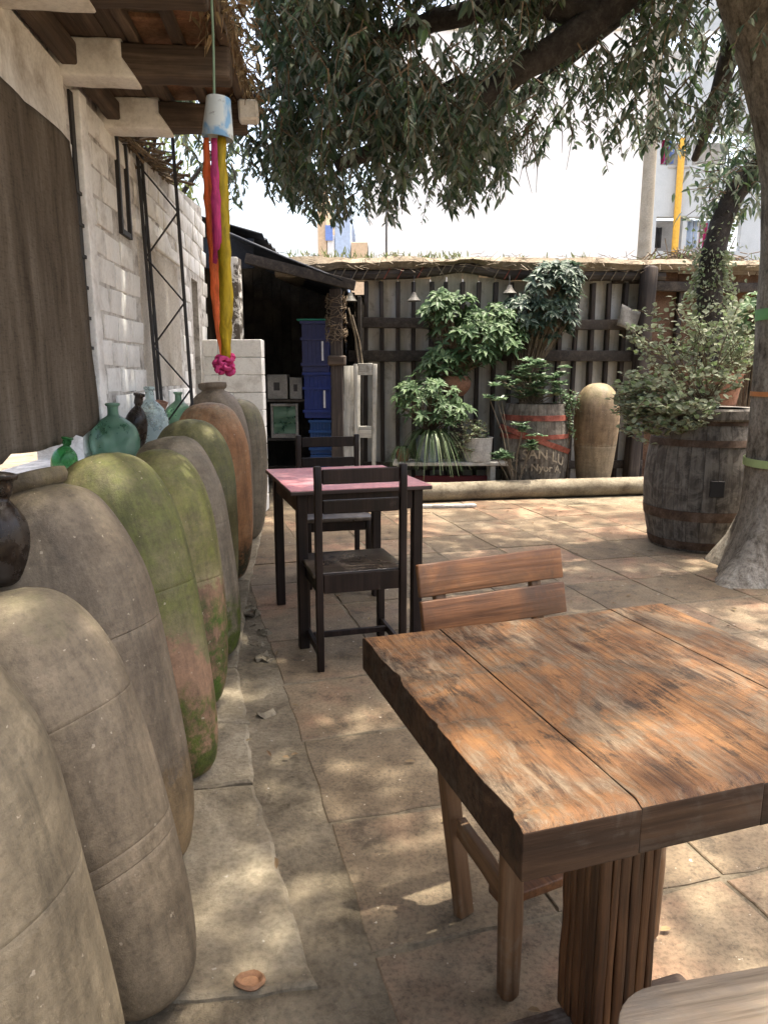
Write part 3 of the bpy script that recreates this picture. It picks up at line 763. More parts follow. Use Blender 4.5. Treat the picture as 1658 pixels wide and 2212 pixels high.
# crates
def crate(name, x0, x1, y, z0, z1, mat, label, print_=True):
    t = thing(name, label, 'crate', ((x0 + x1) / 2, y, z0), 0, 'blue plastic crates stacked in the shed')
    w = (x1 - x0) / 2; h = z1 - z0; d = .36
    mb = MB()
    mb.box((-w * .93, -d / 2 + .01, 0), (w * .93, -d / 2 + .022, h - .03)); mb.box((-w * .93, d / 2 - .022, 0), (w * .93, d / 2 - .01, h - .03))
    mb.box((-w * .93, -d / 2 + .023, 0), (-w * .93 + .012, d / 2 - .023, h - .03)); mb.box((w * .93 - .012, -d / 2 + .023, 0), (w * .93, d / 2 - .023, h - .03))
    mb.box((-w * .92, -d / 2 + .024, .002), (w * .92, d / 2 - .024, .014))
    link('crate_body', mb.mesh('crate_body', 0), mat, t)
    for zz_ in (h - .035, h * .62, h * .12):
        mb = MB(); hh = .03
        mb.box((-w - .008, -d / 2 - .016, zz_), (w + .008, -d / 2 + .009, zz_ + hh)); mb.box((-w, d / 2 - .009, zz_), (w, d / 2 + .004, zz_ + hh))
        mb.box((-w, -d / 2 + .0095, zz_), (-w * .935, d / 2 - .0095, zz_ + hh)); mb.box((w * .935, -d / 2 + .0095, zz_), (w, d / 2 - .0095, zz_ + hh))
        link('rim', mb.mesh('rim', 0), mat, t)
    for k in range(7):
        xx = -w * .85 + k * w * 1.7 / 6
        link('rib', MB().box((xx - .006, -d / 2 + .0005, .05), (xx + .006, -d / 2 + .0095, h - .04)).mesh('rib', 0), mat, t)
    if print_:
        link('printed_strip', MB().box((w * .42, -d / 2 - .0012, h * .22), (w * .56, -d / 2 + .0002, h * .60)).mesh('printed_strip', 0), paper_m, t)
    return t
cy = 8.62
P = lambda x, y: gy(x, y, cy - .18)
a = P(668, 995); z1 = P(680, 906).z; z2 = P(680, 803).z; z3 = P(680, 692).z
crate('blue_crate', P(672, 975).x, P(718, 975).x, cy, 0.0, z1 / 2 - .001, crate_m[2], 'bright blue plastic crate at the bottom of the shed stack', False)
crate('blue_crate', P(668, 930).x, P(716, 930).x, cy, z1 / 2, z1 - .001, crate_m[2], 'bright blue plastic crate second from the bottom of the shed stack', False)
z1 = P(680, 903).z; z2 = P(680, 803).z; z3 = P(680, 692).z
crate('blue_crate', P(655, 850).x, P(716, 850).x, cy, z1, z2 - .001, crate_m[1], 'royal blue crate with white print resting on two lighter blue crates')
crate('blue_crate', P(650, 745).x, P(712, 745).x, cy, z2, z3 - .001, crate_m[0], 'dusty dark violet blue crate on top of the shed stack')
lid = boxo('green_plastic_sheet', (P(640, 690).x, 8.45, z3), (P(702, 690).x, 8.8, z3 + .018), plain('green_plastic', (.03, .25, .16), .4), None, .004)
tag(lid, 'thin green plastic sheet lying on top of the crate stack', 'plastic sheet')
# pale boxes and a glazed frame in the shed
def sbox(x0, y0, x1, y1, Y, label, d=.25, mark=True):
    a = gy(x0, y1, Y); b = gy(x1, y0, Y)
    t = thing('storage_box', label, 'box', (a.x, Y, a.z), 0)
    w = b.x - a.x; h = b.z - a.z
    boxo('carton', (0, 0, 0), (w, d, h), box_m, t, .006, .003)
    if mark: boxo('printed_mark', (w * .32, -.002, h * .35), (w * .62, .0005, h * .68), black_m, t, 0)
    return t
sh = thing('storage_rack', 'dim wooden rack of shelves inside the dark shed', 'rack', (-1.5, 8.55, 0))
SH = [gy(600, 862, 8.55).z - .004, gy(600, 946, 8.55).z - .004, gy(600, 806, 8.55).z]
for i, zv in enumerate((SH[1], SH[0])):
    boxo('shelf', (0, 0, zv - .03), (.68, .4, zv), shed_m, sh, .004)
for (x, y) in ((0.03, .03), (.65, .03), (.03, .37), (.65, .37)):
    boxo('upright', (x - .02, y - .02, 0), (x + .02, y + .02, SH[0] - .0305), shed_m, sh, .003)
sbox(578, 809, 620, 862, 8.57, 'whitish carton with dark printed mark on the rack shelf', .25)
sbox(626, 815, 652, 862, 8.57, 'smaller pale carton beside the blue crates on the rack', .25)
fr = thing('glazed_frame', 'pale framed pane leaning on the lower shelf of the rack', 'frame', gy(586, 946, 8.56))
fw = gy(645, 946, 8.56).x - gy(586, 946, 8.56).x; fh = gy(600, 872, 8.56).z - gy(600, 946, 8.56).z
boxo('frame_bar', (0, 0, 0), (.03, .03, fh), box_m, fr, .003); boxo('frame_bar', (fw - .03, 0, 0), (fw, .03, fh), box_m, fr, .003)
boxo('frame_bar', (.031, .0, 0), (fw - .031, .03, .05), box_m, fr, .003); boxo('frame_bar', (.031, 0, fh - .03), (fw - .031, .03, fh), box_m, fr, .003)
boxo('pane', (.031, .012, .051), (fw - .031, .018, fh - .031), glass_g, fr, 0)
for i, x in enumerate((600, 612, 626, 636)):
    b = gy(x, 946, 8.72)
    o = link('bottle', MB().lathe([(.03, 0), (.034, .01), (.034, .16), (.012, .22), (.012, .27)], 12).mesh('bottle'), glass_e, None, (b.x, 8.74, SH[1]))
    tag(o, 'small green bottle standing on the lower rack shelf behind the frame', 'bottle', 'bottles on the shed rack')

# ------------------------------------------------------------------ white wooden frame and grey planks leaning by the post
def fY(X): return 8.9 + .05 * X
wf = thing('white_wooden_frame', 'peeling white wooden frame standing beside the dark shed post', 'frame', (0, 0, 0))
A = gy(770, 786, 8.3); B_ = gy(810, 786, 8.3); zt = A.z
w0, w1 = gy(770, 900, 8.3).x, gy(806, 900, 8.3).x
beam('stile', (w1, 8.3, 0.0), (w1 + .02, 8.3, zt - .001), .06, .045, frame_m, wf)
beam('stile', (w0, 8.3, 0.0), (w0 - .01, 8.3, zt - .001), .05, .045, frame_m, wf)
zz1 = gy(790, 933, 8.3).z
beam('top_rail', (w0 + .018, 8.3, zt - .06), (w1 - .005, 8.3, zt - .06), .04, .13, frame_m, wf)
beam('middle_rail', (w0 + .024, 8.3, zz1), (w1 - .02, 8.3, zz1), .04, .13, frame_m, wf)
for (xa, xb, m_, lb) in ((744, 754, frame_m, 'narrow whitish plank leaning against the shed post'), (758, 764, pale_m, 'weathered grey plank leaning between shed post and white frame')):
    p0 = gy(xa, 1000, 8.25); p1 = gy(xb, 790, 8.25)
    o = beam('leaning_plank', (p0.x + .04, 8.2, .0), (p1.x, 8.42, p1.z), .13, .03, m_, None, 0, .004)
    tag(o, lb, 'plank')
for i, (a, b, lb) in enumerate((((752, 665), (775, 790), 'thin dry cane slanting down from the shed post'), ((760, 680), (784, 795), 'dry cane with frayed end slanting beside the shed post'))):
    p0 = gy(*a, 8.3); p1 = gy(*b, 8.32)
    o = link('dry_cane', MB().tube([p0, (p0 + p1) / 2 + Vector((.02, 0, 0)), p1], .012, 6).mesh('dry_cane'), cane_m); tag(o, lb, 'cane')

# ------------------------------------------------------------------ fence
fence = thing('timber_fence', 'dark timber fence of uprights and rails over pale boards behind the plants', 'fence', (0, 0, 0))
ztop = 2.42
def fx(px, py=700): 
    X = gy(px, py, 8.9).x
    return gy(px, py, fY(X)).x
studs = []
px = 756 + 95 * .3583; k = 0
while px < 1385:
    studs.append((px, .11 if k % 2 == 0 else .07)); px += 34.6; k += 1
for i, (px, w) in enumerate(studs):
    X = fx(px); w *= rnd.uniform(.85, 1.15); jx = rnd.uniform(-.02, .02)
    beam('upright', (X + jx, fY(X) - .03, 0), (X - jx * .5 + rnd.uniform(-.012, .012), fY(X) - .03, ztop - .02 - rnd.uniform(0, .12) * (k % 2)), w, .05, fence_m, fence, 0, .006, .006, 10, i)
    if i < len(studs) - 1:
        X2 = fx(studs[i + 1][0]); xm = (X + X2) / 2; hw = (X2 - X) / 2
        top = 2.44 + rnd.uniform(-.02, .02) + .09 * math.exp(-(((px + studs[i + 1][0]) / 2 - 985) / 62) ** 2)
        boxo('pale_board', (xm - hw + .004, fY(xm) + .03, 0), (xm + hw - .004, fY(xm) + .05, top), pale_m, fence, .003, .003)
xa, xb = fx(756), fx(1400)
for zc, hgt in ((1.92, .12), (1.545, .13), (.22, .10)):
    for a, b in ((xa - .02, (xa + xb) / 2 - .01), ((xa + xb) / 2 + .01, xb)):
        m = beam('rail', (a, fY(a) - .09, zc + rnd.uniform(-.015, .015)), (b, fY(b) - .09, zc + rnd.uniform(-.015, .015)), .06, hgt, fencex_m, fence, 0, .006, .008, 20)
# top plate with a bowed part
pts = []
for i in range(33):
    t = i / 32; X = fx(700) + (fx(1420) - fx(700)) * t
    ppx = 700 + 720 * t
    bow = .09 * math.exp(-((ppx - 985) / 62) ** 2)
    pts.append(Vector((X, fY(X) - .1, 2.47 + bow + .012 * noise.noise(Vector((X * 2, 0, 0))))))
link('top_plate', MB().tube(pts, .058, 8, True, .12).mesh('top_plate', 40), fencex_m, fence)
# lashing on the plate
for i in range(26):
    p = pts[1 + int(i * 30 / 26)] + Vector((rnd.uniform(-.02, .02), 0, 0))
    q_ = [p + Vector((-.035 + .07 * (.5 + .5 * math.sin(a)), -.066 * math.cos(a * .9) if False else -.062 - .004 * math.cos(a), -.06 + .12 * t_)) for t_, a in ((0, -1.5), (.5, 0), (1, 1.5))]
    link('lashing', MB().tube(q_, .006, 5).mesh('lashing'), redhoop_m if i in (5, 6, 7, 14, 15) else cane_m, fence)
# slanting log post and neighbours
beam('log_post', (fx(1362, 800), fY(3) - .22, 0), gy(1402, 575, fY(3.3) - .22), .17, .15, fence_m, fence, 0, .012, .03, 14)
for px in (1335, 1372):
    X = fx(px, 590); boxo('post_stub', (X - .07, fY(X) - .02, 2.40), (X + .07, fY(X) + .10, gy(px, 588, fY(X)).z), fence_m, fence, .01, .006)
# right part: mud panels with dark uprights
X = fx(1395); i = 0
while X < 7.6:
    w = rnd.uniform(.26, .4)
    boxo('mud_panel', (X + .003, fY(X) + .02, 0), (X + w - .003, fY(X) + .06 + .02 * (i % 2), 2.52 + rnd.uniform(-.02, .02)), mud_m, fence, .008, .006)
    beam('upright', (X, fY(X) - .04, 0), (X + rnd.uniform(-.03, .03), fY(X) - .04, 2.40), rnd.uniform(.08, .14), .06, fence_m, fence, 0, .008, .008, 10, i)
    X += w; i += 1
for zc in (2.36, 1.5, .8):
    beam('rail', (fx(1400), fY(3.4) - .11, zc), (7.6, fY(7.6) - .11, zc - .05), .07, .11, fencex_m, fence, 0, .008, .008, 20)

# cane roof on top of the fence, running back
cr = thing('cane_roof', 'low earth and cane roof lying along the top of the fence', 'roof', (0, 0, 0))
mb = MB(); N = 120; vs = []; fs = []
for i in range(N + 1):
    t = i / N; X = -1.25 + (8.2 + 1.25) * t
    e = .025 * noise.noise(Vector((X * 2.2, 0, 0))) + .02 * noise.noise(Vector((X * 7, 3, 0)))
    zb = 2.535 + e * .7 + (.07 * math.exp(-((X - .95) / .35) ** 2)) - (.10 if X < -.5 else 0) * min(1, (-.5 - X) / .4 if X < -.5 else 0)
    zt_ = 2.66 + e + .04 * noise.noise(Vector((X * 1.1, 9, 0)))
    y0 = fY(X) - .22 + .05 * noise.noise(Vector((X * 5, 1, 0)))
    for (y, z) in ((y0 + .05, zb), (y0, (zb + zt_) / 2), (y0 + .06, zt_), (y0 + 2.6, zt_ + .16), (y0 + 2.6, zb + .16)): vs.append((X, y, z))
for i in range(N):
    for k in range(5): fs.append((i * 5 + k, i * 5 + (k + 1) % 5, i * 5 + 5 + (k + 1) % 5, i * 5 + 5 + k))
fs += [(4, 3, 2, 1, 0), tuple(N * 5 + k for k in range(5))]
link('earth_cover', mb.add(vs, fs).mesh('earth_cover', 40), cane_m, cr)
mb = MB()
for k in range(380):
    X = rnd.uniform(-1.2, 6.5); y = fY(X) - .24 + rnd.uniform(-.05, .1); z = 2.53 + rnd.uniform(0, .16)
    d = Vector((rnd.uniform(-1, 1), rnd.uniform(-.5, .3), rnd.uniform(-.4, .3))).normalized()
    mb.tube([(X, y, z), Vector((X, y, z)) + d * rnd.uniform(.05, .16)], rnd.uniform(.002, .004), 3, False)
stuff(link('loose_straw', mb.mesh('loose_straw', 0), cane_m, cr))
mb = MB()
for k in range(170):
    X = rnd.choice([rnd.uniform(-1.1, 1.0), rnd.uniform(-1.1, 5.5)]); y = fY(X) + rnd.uniform(-.15, .3); p = Vector((X, y, 2.66))
    for j in range(3): leaf(mb, p + rv(.03), Vector((rnd.uniform(-.5, .5), rnd.uniform(-.5, .5), 1)), rv(), rnd.uniform(.04, .13), rnd.uniform(.008, .022))
stuff(link('roof_weeds', mb.mesh('roof_weeds', 0), leafF, cr))
# dark brush heap on the roof
mb = MB()
for k in range(500):
    X = gy(1490, 580, 9.3).x + rnd.gauss(0, .28); p = Vector((X, 9.15 + rnd.uniform(-.1, .3), 2.67 + abs(rnd.gauss(0, .05))))
    mb.tube([p, p + (rv() * Vector((1, .6, .35))).normalized() * rnd.uniform(.06, .22)], .006, 3, False)
stuff(link('brush_heap', mb.mesh('brush_heap', 0), twig_m, cr))

# ------------------------------------------------------------------ clay jars
P_T = [(.02, .0), (.26, .002), (.36, .02), (.46, .06), (.58, .14), (.70, .25), (.81, .38), (.90, .51), (.965, .63), (1.0, .74), (.985, .81), (.93, .87), (.82, .92), (.66, .957), (.48, .98), (.32, .992)]
P_R = [(.02, .0), (.40, .004), (.56, .025), (.70, .07), (.81, .14), (.89, .23), (.95, .36), (.985, .5), (1.0, .62), (1.0, .70), (.97, .78), (.90, .85), (.78, .91), (.62, .955), (.46, .98), (.32, .992)]
P_U = [(.02, .0), (.58, .003), (.66, .02), (.74, .09), (.82, .2), (.90, .34), (.965, .5), (1.0, .64), (1.0, .72), (.965, .80), (.88, .87), (.76, .92), (.60, .96), (.42, .985), (.25, .997)]
P_F = [(.02, .0), (.42, .004), (.58, .025), (.72, .07), (.83, .14), (.91, .24), (.97, .38), (1.0, .52), (1.0, .64), (.985, .70), (.96, .73), (.90, .80), (.80, .88), (.70, .945), (.55, .985), (.36, .998)]
P_B = [(.02, 0), (.42, .004), (.60, .03), (.74, .09), (.82, .16), (.88, .26), (.93, .4), (.97, .54), (1.0, .66), (1.0, .72), (.97, .76), (.90, .82), (.80, .89), (.70, .945), (.55, .985), (.36, .998)]
def prof_mix(k):
    def at(P, z):
        for (r0, z0), (r1, z1_) in zip(P, P[1:]):
            if z0 <= z <= z1_: return r0 + (r1 - r0) * (z - z0) / max(1e-9, z1_ - z0)
        return P[-1][0]
    Q = P_R if k >= 0 else P_T
    zs_ = [0, .003, .012, .03, .06, .1, .16, .24, .34, .46, .58, .68, .75, .81, .86, .905, .945, .972, .992]
    return [(at(P_B, z) * (1 - abs(k)) + at(Q, z) * abs(k), z) for z in zs_]
def smooth_prof(prof, R_, H_, n=46, seam=(), grooves=()):
    out = []
    # Catmull-Rom through profile points
    m = len(prof)
    for i in range(m - 1):
        p0 = prof[max(0, i - 1)]; p1 = prof[i]; p2 = prof[i + 1]; p3 = prof[min(m - 1, i + 2)]
        for k in range(5):
            t = k / 5
            f = lambda a, b, c, d: .5 * ((2 * b) + (-a + c) * t + (2 * a - 5 * b + 4 * c - d) * t * t + (-a + 3 * b - 3 * c + d) * t ** 3)
            out.append((max(.005, f(p0[0], p1[0], p2[0], p3[0])) * R_, f(p0[1], p1[1], p2[1], p3[1]) * H_))
    out.append((prof[-1][0] * R_, prof[-1][1] * H_))
    res = []
    for i, (r, z) in enumerate(out):
        res.append((r, z))
        if i + 1 < len(out):
            z2 = out[i + 1][1]; r2 = out[i + 1][0]
            for s_ in seam:
                zs = s_ * H_
                if z <= zs < z2 and z2 > z:
                    t = (zs - z) / (z2 - z); rr = r + (r2 - r) * t
                    res += [(rr + .000, zs - .003), (rr - .0016, zs), (rr + .0006, zs + .003)]
    return res
def jar(label, bx, by, tx, ty, tz, R_, prof, mat, rim=False, seam=(), seed=0, group='clay storage jars leaning along the white wall', name='clay_jar', bz=.012):
    base = Vector((bx, by, bz)); top = Vector((tx, ty, tz)); d = top - base; H_ = d.length
    pr = smooth_prof(prof, R_, H_, 46, seam)
    if rim:
        rr = R_ * .34
        pr = [p for p in pr if p[1] < H_ * .985 or p[0] > rr]
        pr += [(rr * .98, H_ * 1.0), (rr * 1.0, H_ * 1.012)]
    else:
        pr += [(R_ * .15, H_ * 1.0), (.004, H_ * 1.002)]
    q = d.to_track_quat('Z', 'Y'); 
    me = MB().lathe(pr, 56, 0, 0, not rim, True, .03, seed * 3.7).mesh('jar_body', 60)
    if rim:
        t = thing(name, label, 'jar', base, 0, group); t.rotation_mode = 'QUATERNION'; t.rotation_quaternion = q
        link('jar_body', me, mat, t)
        rp = [(rr * .97, H_ * .995), (rr * 1.22, H_ * 1.005), (rr * 1.30, H_ * 1.02), (rr * 1.26, H_ * 1.036), (rr * 1.05, H_ * 1.04), (rr * .88, H_ * 1.03), (rr * .82, H_ * .97)]
        link('rim', MB().lathe(rp, 40, 0, 0, False, False, .05, seed).mesh('rim', 60), mat, t)
        return t
    o = link(name, me, mat, None, base); o.rotation_mode = 'QUATERNION'; o.rotation_quaternion = q
    return tag(o, label, 'jar', group)
gA = ((.15, .125, .088), (.26, .222, .16), (.36, .31, .23))
gB = ((.14, .113, .082), (.245, .203, .15), (.34, .285, .215))
gC = ((.12, .096, .072), (.20, .165, .125), (.28, .235, .18))
mA = jar_mat('jar_clay_a', *gA)
mB = jar_mat('jar_clay_b', *gB, (.20, .215, .10), .82, 9, .55)
mC = jar_mat('jar_clay_c', *gC, (.15, .13, .06), .97, 9, .7, (.26, .19, .11), .27)
mD = jar_mat('jar_clay_d', (.15, .13, .07), (.225, .20, .11), (.29, .265, .15), (.135, .165, .03), .40, 9, .75, (.36, .225, .15), .43, -.5, (.10, .13, .02), .30)
mE = jar_mat('jar_clay_e', (.19, .16, .085), (.27, .235, .125), (.35, .32, .17), (.16, .185, .035), .5, 9, .75, (.30, .185, .12), .50, .2, (.075, .13, .012), .46)
mF = jar_mat('jar_clay_f', (.16, .135, .105), (.245, .21, .165), (.31, .275, .22), (.19, .18, .09), .95, 9, .6, None, -1, 0, (.10, .14, .02), .3)
mG = jar_mat('jar_clay_g', (.13, .125, .06), (.19, .18, .09), (.25, .235, .12), (.17, .18, .05), .7, 9, .6)
mH = jar_mat('jar_clay_h', (.30, .14, .06), (.42, .215, .10), (.47, .30, .18), (.40, .30, .20), .97, 9, .9, None, -1, 0, (.06, .055, .025), .28)
mI = jar_mat('jar_clay_i', (.16, .13, .10), (.25, .205, .165), (.32, .27, .22))
mJ = jar_mat('jar_clay_j', (.15, .13, .095), (.225, .195, .15), (.29, .26, .20), (.16, .16, .07), .85, 9, .7)
jar('pale grey beige clay jar beside the smooth jar with the flat top', -.52, .903, -.767, .931, .997, .216, prof_mix(-.05), mA, seam=(.55,), seed=1)
jar('short grey beige clay jar with flattened shoulder and fine ring seams', -.481, 1.327, -.811, 1.417, .873, .192, prof_mix(-.6), mB, seam=(.36, .40, .70), seed=2)
jar('tall grey brown clay jar with broken rim and dark spot on its shoulder', -.629, 1.739, -.903, 1.825, 1.031, .218, prof_mix(-.29), mC, True, (.62,), 3)
jar('olive green clay jar with bare pinkish lower half', -.638, 2.202, -.934, 2.339, 1.063, .2, prof_mix(-.7), mD, False, (.57,), 4)
jar('slim olive jar with bright moss on its lower side', -.753, 2.693, -.889, 2.795, 1.035, .186, prof_mix(.9), mE, False, (.5,), 5)
jar('grey beige clay jar between the mossy jar and the olive topped jar', -.804, 3.212, -.987, 3.274, 1.043, .204, prof_mix(.35), mF, False, (.6,), 6)
jar('dark olive topped jar with its shoulder in shade next to the orange jar', -.975, 3.80, -1.03, 3.83, 1.09, .215, P_R, mG, False, (), 7)
jar('orange terracotta jar with pale flaking top and dark mossy foot', -1.038, 4.525, -1.102, 4.555, 1.15, .236, prof_mix(.6), mH, False, (), 8)
jar('tall grey brown jar with rough rim just past the orange jar', -1.13, 5.14, -1.21, 5.19, 1.22, .225, P_R, mI, True, (), 9)
jar('greyish olive jar at the far end of the row beside the white block wall', -1.13, 5.75, -1.15, 5.80, 1.13, .205, P_R, mJ, False, (), 10)
mU = jar_mat('jar_clay_u', (.19, .14, .095), (.28, .215, .15), (.36, .285, .21), (.20, .20, .09), .98, 9, .6, (.36, .31, .24), .55)
ux = gy(1280, 1030, 8.3).x
jar('upright buff clay jar standing alone by the fence next to the lettered cask', ux, 8.3, ux + .01, 8.32, 1.23, .25, P_U, mU, False, (.42,), 11, None)

# broken patch on jar C shoulder, jar lids etc.
# ------------------------------------------------------------------ glass demijohns and bottles on the ledge
def demijohn(name, label, Y, off, R_, H_, mat, neck=.2, tilt=(0, 0, 0), z=.925, cat='demijohn', loc=None):
    pr = [(.02, .0), (R_ * .6, .002), (R_ * .9, H_ * .08), (R_, H_ * .25), (R_ * .98, H_ * .42), (R_ * .82, H_ * .58), (R_ * .5, H_ * .70), (R_ * .26, H_ * .77), (R_ * neck, H_ * .82), (R_ * neck, H_ * .93), (R_ * neck * 1.3, H_ * .95), (R_ * neck * 1.3, H_ * .99), (R_ * neck * .8, H_)]
    out = []
    m = len(pr)
    for i in range(m - 1):
        p0 = pr[max(0, i - 1)]; p1 = pr[i]; p2 = pr[i + 1]; p3 = pr[min(m - 1, i + 2)]
        for k in range(3):
            t = k / 3; f = lambda a, b, c, d: .5 * ((2 * b) + (-a + c) * t + (2 * a - 5 * b + 4 * c - d) * t * t + (-a + 3 * b - 3 * c + d) * t ** 3)
            out.append((max(.004, f(p0[0], p1[0], p2[0], p3[0])), f(p0[1], p1[1], p2[1], p3[1])))
    out.append(pr[-1])
    o = link(name, MB().lathe(out, 32).mesh(name, 50), mat, None, loc or (W0(Y) + off, Y, z), tilt)
    return tag(o, label, cat)
demijohn('green_demijohn', 'round green glass demijohn on the ledge behind the olive jar', 3.48, .115, .115, .265, glass_g, .22)
demijohn('clear_demijohn', 'clear glass demijohn with pointed shoulder on the ledge by the mast', 4.26, .11, .10, .33, glass_c, .24)
demijohn('green_demijohn', 'dark green glass demijohn behind the mast foot on the ledge', 5.1, .11, .105, .28, glass_g, .22)
demijohn('dark_bottle', 'dark brown glass bottle leaning beside the clear demijohn', 3.90, .09, .062, .30, glass_d, .36, (0, R(10), 0), .93, 'bottle')
demijohn('green_bottle', 'bright green glass bottle lying low behind the broken rimmed jar', 2.88, .07, .05, .15, glass_e, .34, (0, R(12), 0), .93, 'bottle')
demijohn('brown_jug', 'dark brown glass jug wedged between the two nearest grey jars', 0, 0, .072, .26, glass_d, .34, (R(-4), R(8), 0), .8, 'jug', (-.905, 1.615, .845))
# small clay spouts by the mast
o = link('clay_spout', MB().lathe([(.05, 0), (.055, .05), (.035, .13), (.03, .2), (.04, .24), (.028, .24), (.02, .1)], 20, 0, 0, False).mesh('clay_spout'), pot_t, None, (W0(4.72) + .06, 4.62, .925), (R(8), R(14), 0)); tag(o, 'orange clay spout leaning beside the mast on the ledge', 'spout')

# ------------------------------------------------------------------ hanging can with ribbons
can = thing('hanging_can', 'pale blue painted can hanging upside down on a cord with ribbons', 'wind chime', (0, 0, 0))
cY = 2.8
ct_, cb = gy(463, 212, cY), gy(470, 300, cY)
pr = []
rt, rb = .043, .056; hh = (ct_ - cb).length
me = MB().lathe([(.003, hh), (rt * .96, hh), (rt, hh - .006), (rt * 1.02, hh - .02), (rb * .97, .02), (rb, .004), (rb * .97, 0), (rb * .93, .004), (rt * .93, hh - .012)], 32, 0, 0, False, False, .05, 2).mesh('can_body', 45)
o = link('can_body', me, can_m, can, cb); o.rotation_euler = (0, R(4), 0)
up = gy(453, -60, cY)
link('cord', MB().tube([ct_, ct_ + (up - ct_) * .5 + Vector((.004, 0, 0)), up + (up - ct_) * .9], .0045, 6).mesh('cord'), cord_m, can)
def ribbon(name, pts, w, mat, tw):
    vs = []; fs = []; n = 36
    for i in range(n + 1):
        t = i / n; s_ = t * (len(pts) - 1); k = min(int(s_), len(pts) - 2); f = s_ - k
        p = Vector(pts[k]) * (1 - f) + Vector(pts[k + 1]) * f + noise.noise_vector(Vector((t * 7, w * 100, 2))) * .006
        crease = noise.noise(Vector((t * 16, w * 60, 5)))
        a = tw[0] + (tw[1] - tw[0]) * t + .3 * math.sin(t * 9 + tw[0])
        ww = w * (.6 + .4 * math.sin(min(1, t * 3) * 1.57)) * (1 + .25 * crease) * (1 - .35 * max(0, (t - .8) / .2))
        d = Vector((math.cos(a), math.sin(a), 0)) * ww / 2
        q_ = Vector((0, .35 * crease - .15, 0)) * ww
        vs += [p - d, p + q_, p + d]
    for i in range(n):
        for k in range(2): j = i * 3 + k; fs.append((j, j + 1, j + 4, j + 3))
    o = link(name, MB().add(vs, fs).mesh(name, 60), mat, can)
    s_ = o.modifiers.new('s', 'SOLIDIFY'); s_.thickness = .0012
G = lambda x, y, dy=0: gy(x, y, cY + dy)
ribbon('ribbon', [G(446, 296), G(450, 420, .01), G(457, 520), G(467, 650), G(482, 775)], .034, rib_o, (-.2, .5))
ribbon('ribbon', [G(463, 296, -.02), G(465, 420, -.03), G(468, 520, -.02), G(470, 620, .03), G(484, 775, .02)], .032, rib_p, (.1, .6))
ribbon('ribbon', [G(479, 296, .01), G(481, 420, .0), G(485, 560, -.02), G(489, 680, -.02), G(488, 775)], .048, rib_y, (.5, -.1))
mb = MB()
kc = G(484, 785)
for k in range(9):
    a = k * 2.4; p = kc + Vector((.022 * math.cos(a), .015 * math.sin(a), -.006 * k + .02)); pts = []
    for i in range(9):
        th = i * .75; pts.append(p + Vector((.014 * math.cos(th + a), .012 * math.sin(th), .012 * math.sin(th + a))))
    mb.tube(pts, .010, 7)
link('knot', mb.mesh('knot', 50), rib_p, can)

# ------------------------------------------------------------------ red topped table
rt_ = thing('red_table', 'square dark wood table with red laminate top paled by painted sky glare in the courtyard', 'table', (-.432, 3.30, 0), R(17))
TW, TD, TZ = .70, .84, .79
boxo('table_top', (0, 0, TZ - .022), (TW, TD, TZ - .003), edge_m, rt_, .003)
boxo('laminate', (.003, .003, TZ - .0028), (TW - .003, TD - .003, TZ), red_m, rt_, 0)
for (x, y) in ((.035, .035), (TW - .085, .035), (.035, TD - .085), (TW - .085, TD - .085)):
    boxo('leg', (x, y, 0), (x + .05, y + .05, TZ - .0225), dchair_m, rt_, .004)
boxo('apron', (.086, .045, TZ - .12), (TW - .086, .065, TZ - .0225), dchair_m, rt_, .002); boxo('apron', (.086, TD - .065, TZ - .12), (TW - .086, TD - .045, TZ - .0225), dchair_m, rt_, .002)
boxo('apron', (.045, .086, TZ - .12), (.065, TD - .086, TZ - .0225), dchair_m, rt_, .002); boxo('apron', (TW - .065, .086, TZ - .12), (TW - .045, TD - .086, TZ - .0225), dchair_m, rt_, .002)

def dark_chair(label, loc, rz):
    """back posts at y = 0, seat towards +y; width along x"""
    c = thing('dark_chair', label, 'chair', loc, rz, 'dark wooden chairs at the red table')
    w, d, sz = .425, .40, .455
    for x in (0.003, w - .036):
        link('back_post', bar_mesh('back_post', .935, .033, .031, 'z', 10, .005, .001, 0, 1), dchair_m, c, (x, 0, 0))
    for x in (0.004, w - .040):
        link('leg', bar_mesh('leg', sz - .026, .036, .036, 'z', 6, .004, .001, 0, 2), dchair_m, c, (x, d - .036, 0))
    link('seat', bar_mesh('seat', w + .008, d - .01, .024, 'x', 10, .005, .001, 0, 3), dseat_m, c, (-.004, .037, sz - .0255))
    boxo('seat_rail', (.0385, .006, sz - .09), (w - .0385, .028, sz - .002), dchair_m, c, .003)
    boxo('seat_rail', (.041, d - .03, sz - .09), (w - .041, d - .008, sz - .0265), dchair_m, c, .003)
    for x in (.008, w - .03):
        boxo('seat_rail', (x, .035, sz - .09), (x + .022, d - .037, sz - .0265), dchair_m, c, .003)
        boxo('stretcher', (x, .035, .065), (x + .022, d - .037, .10), dchair_m, c, .003)
    boxo('stretcher', (.031, d * .62, .07), (w - .031, d * .62 + .022, .098), dchair_m, c, .003)
    for z0, z1_ in ((.855, .92), (.725, .785)):
        boxo('back_rail', (.0385, .006, z0), (w - .0385, .026, z1_), dchair_m, c, .004)
    return c
dark_chair('dark wooden chair with its back to the big wooden table at the red table', (-.30, 3.06, 0), R(16))
fc = gz(768, 937, .935)
dark_chair('dark wooden chair on the shed side of the red table with its seat tucked under', (fc.x + .02, fc.y, 0), R(180 + 14))

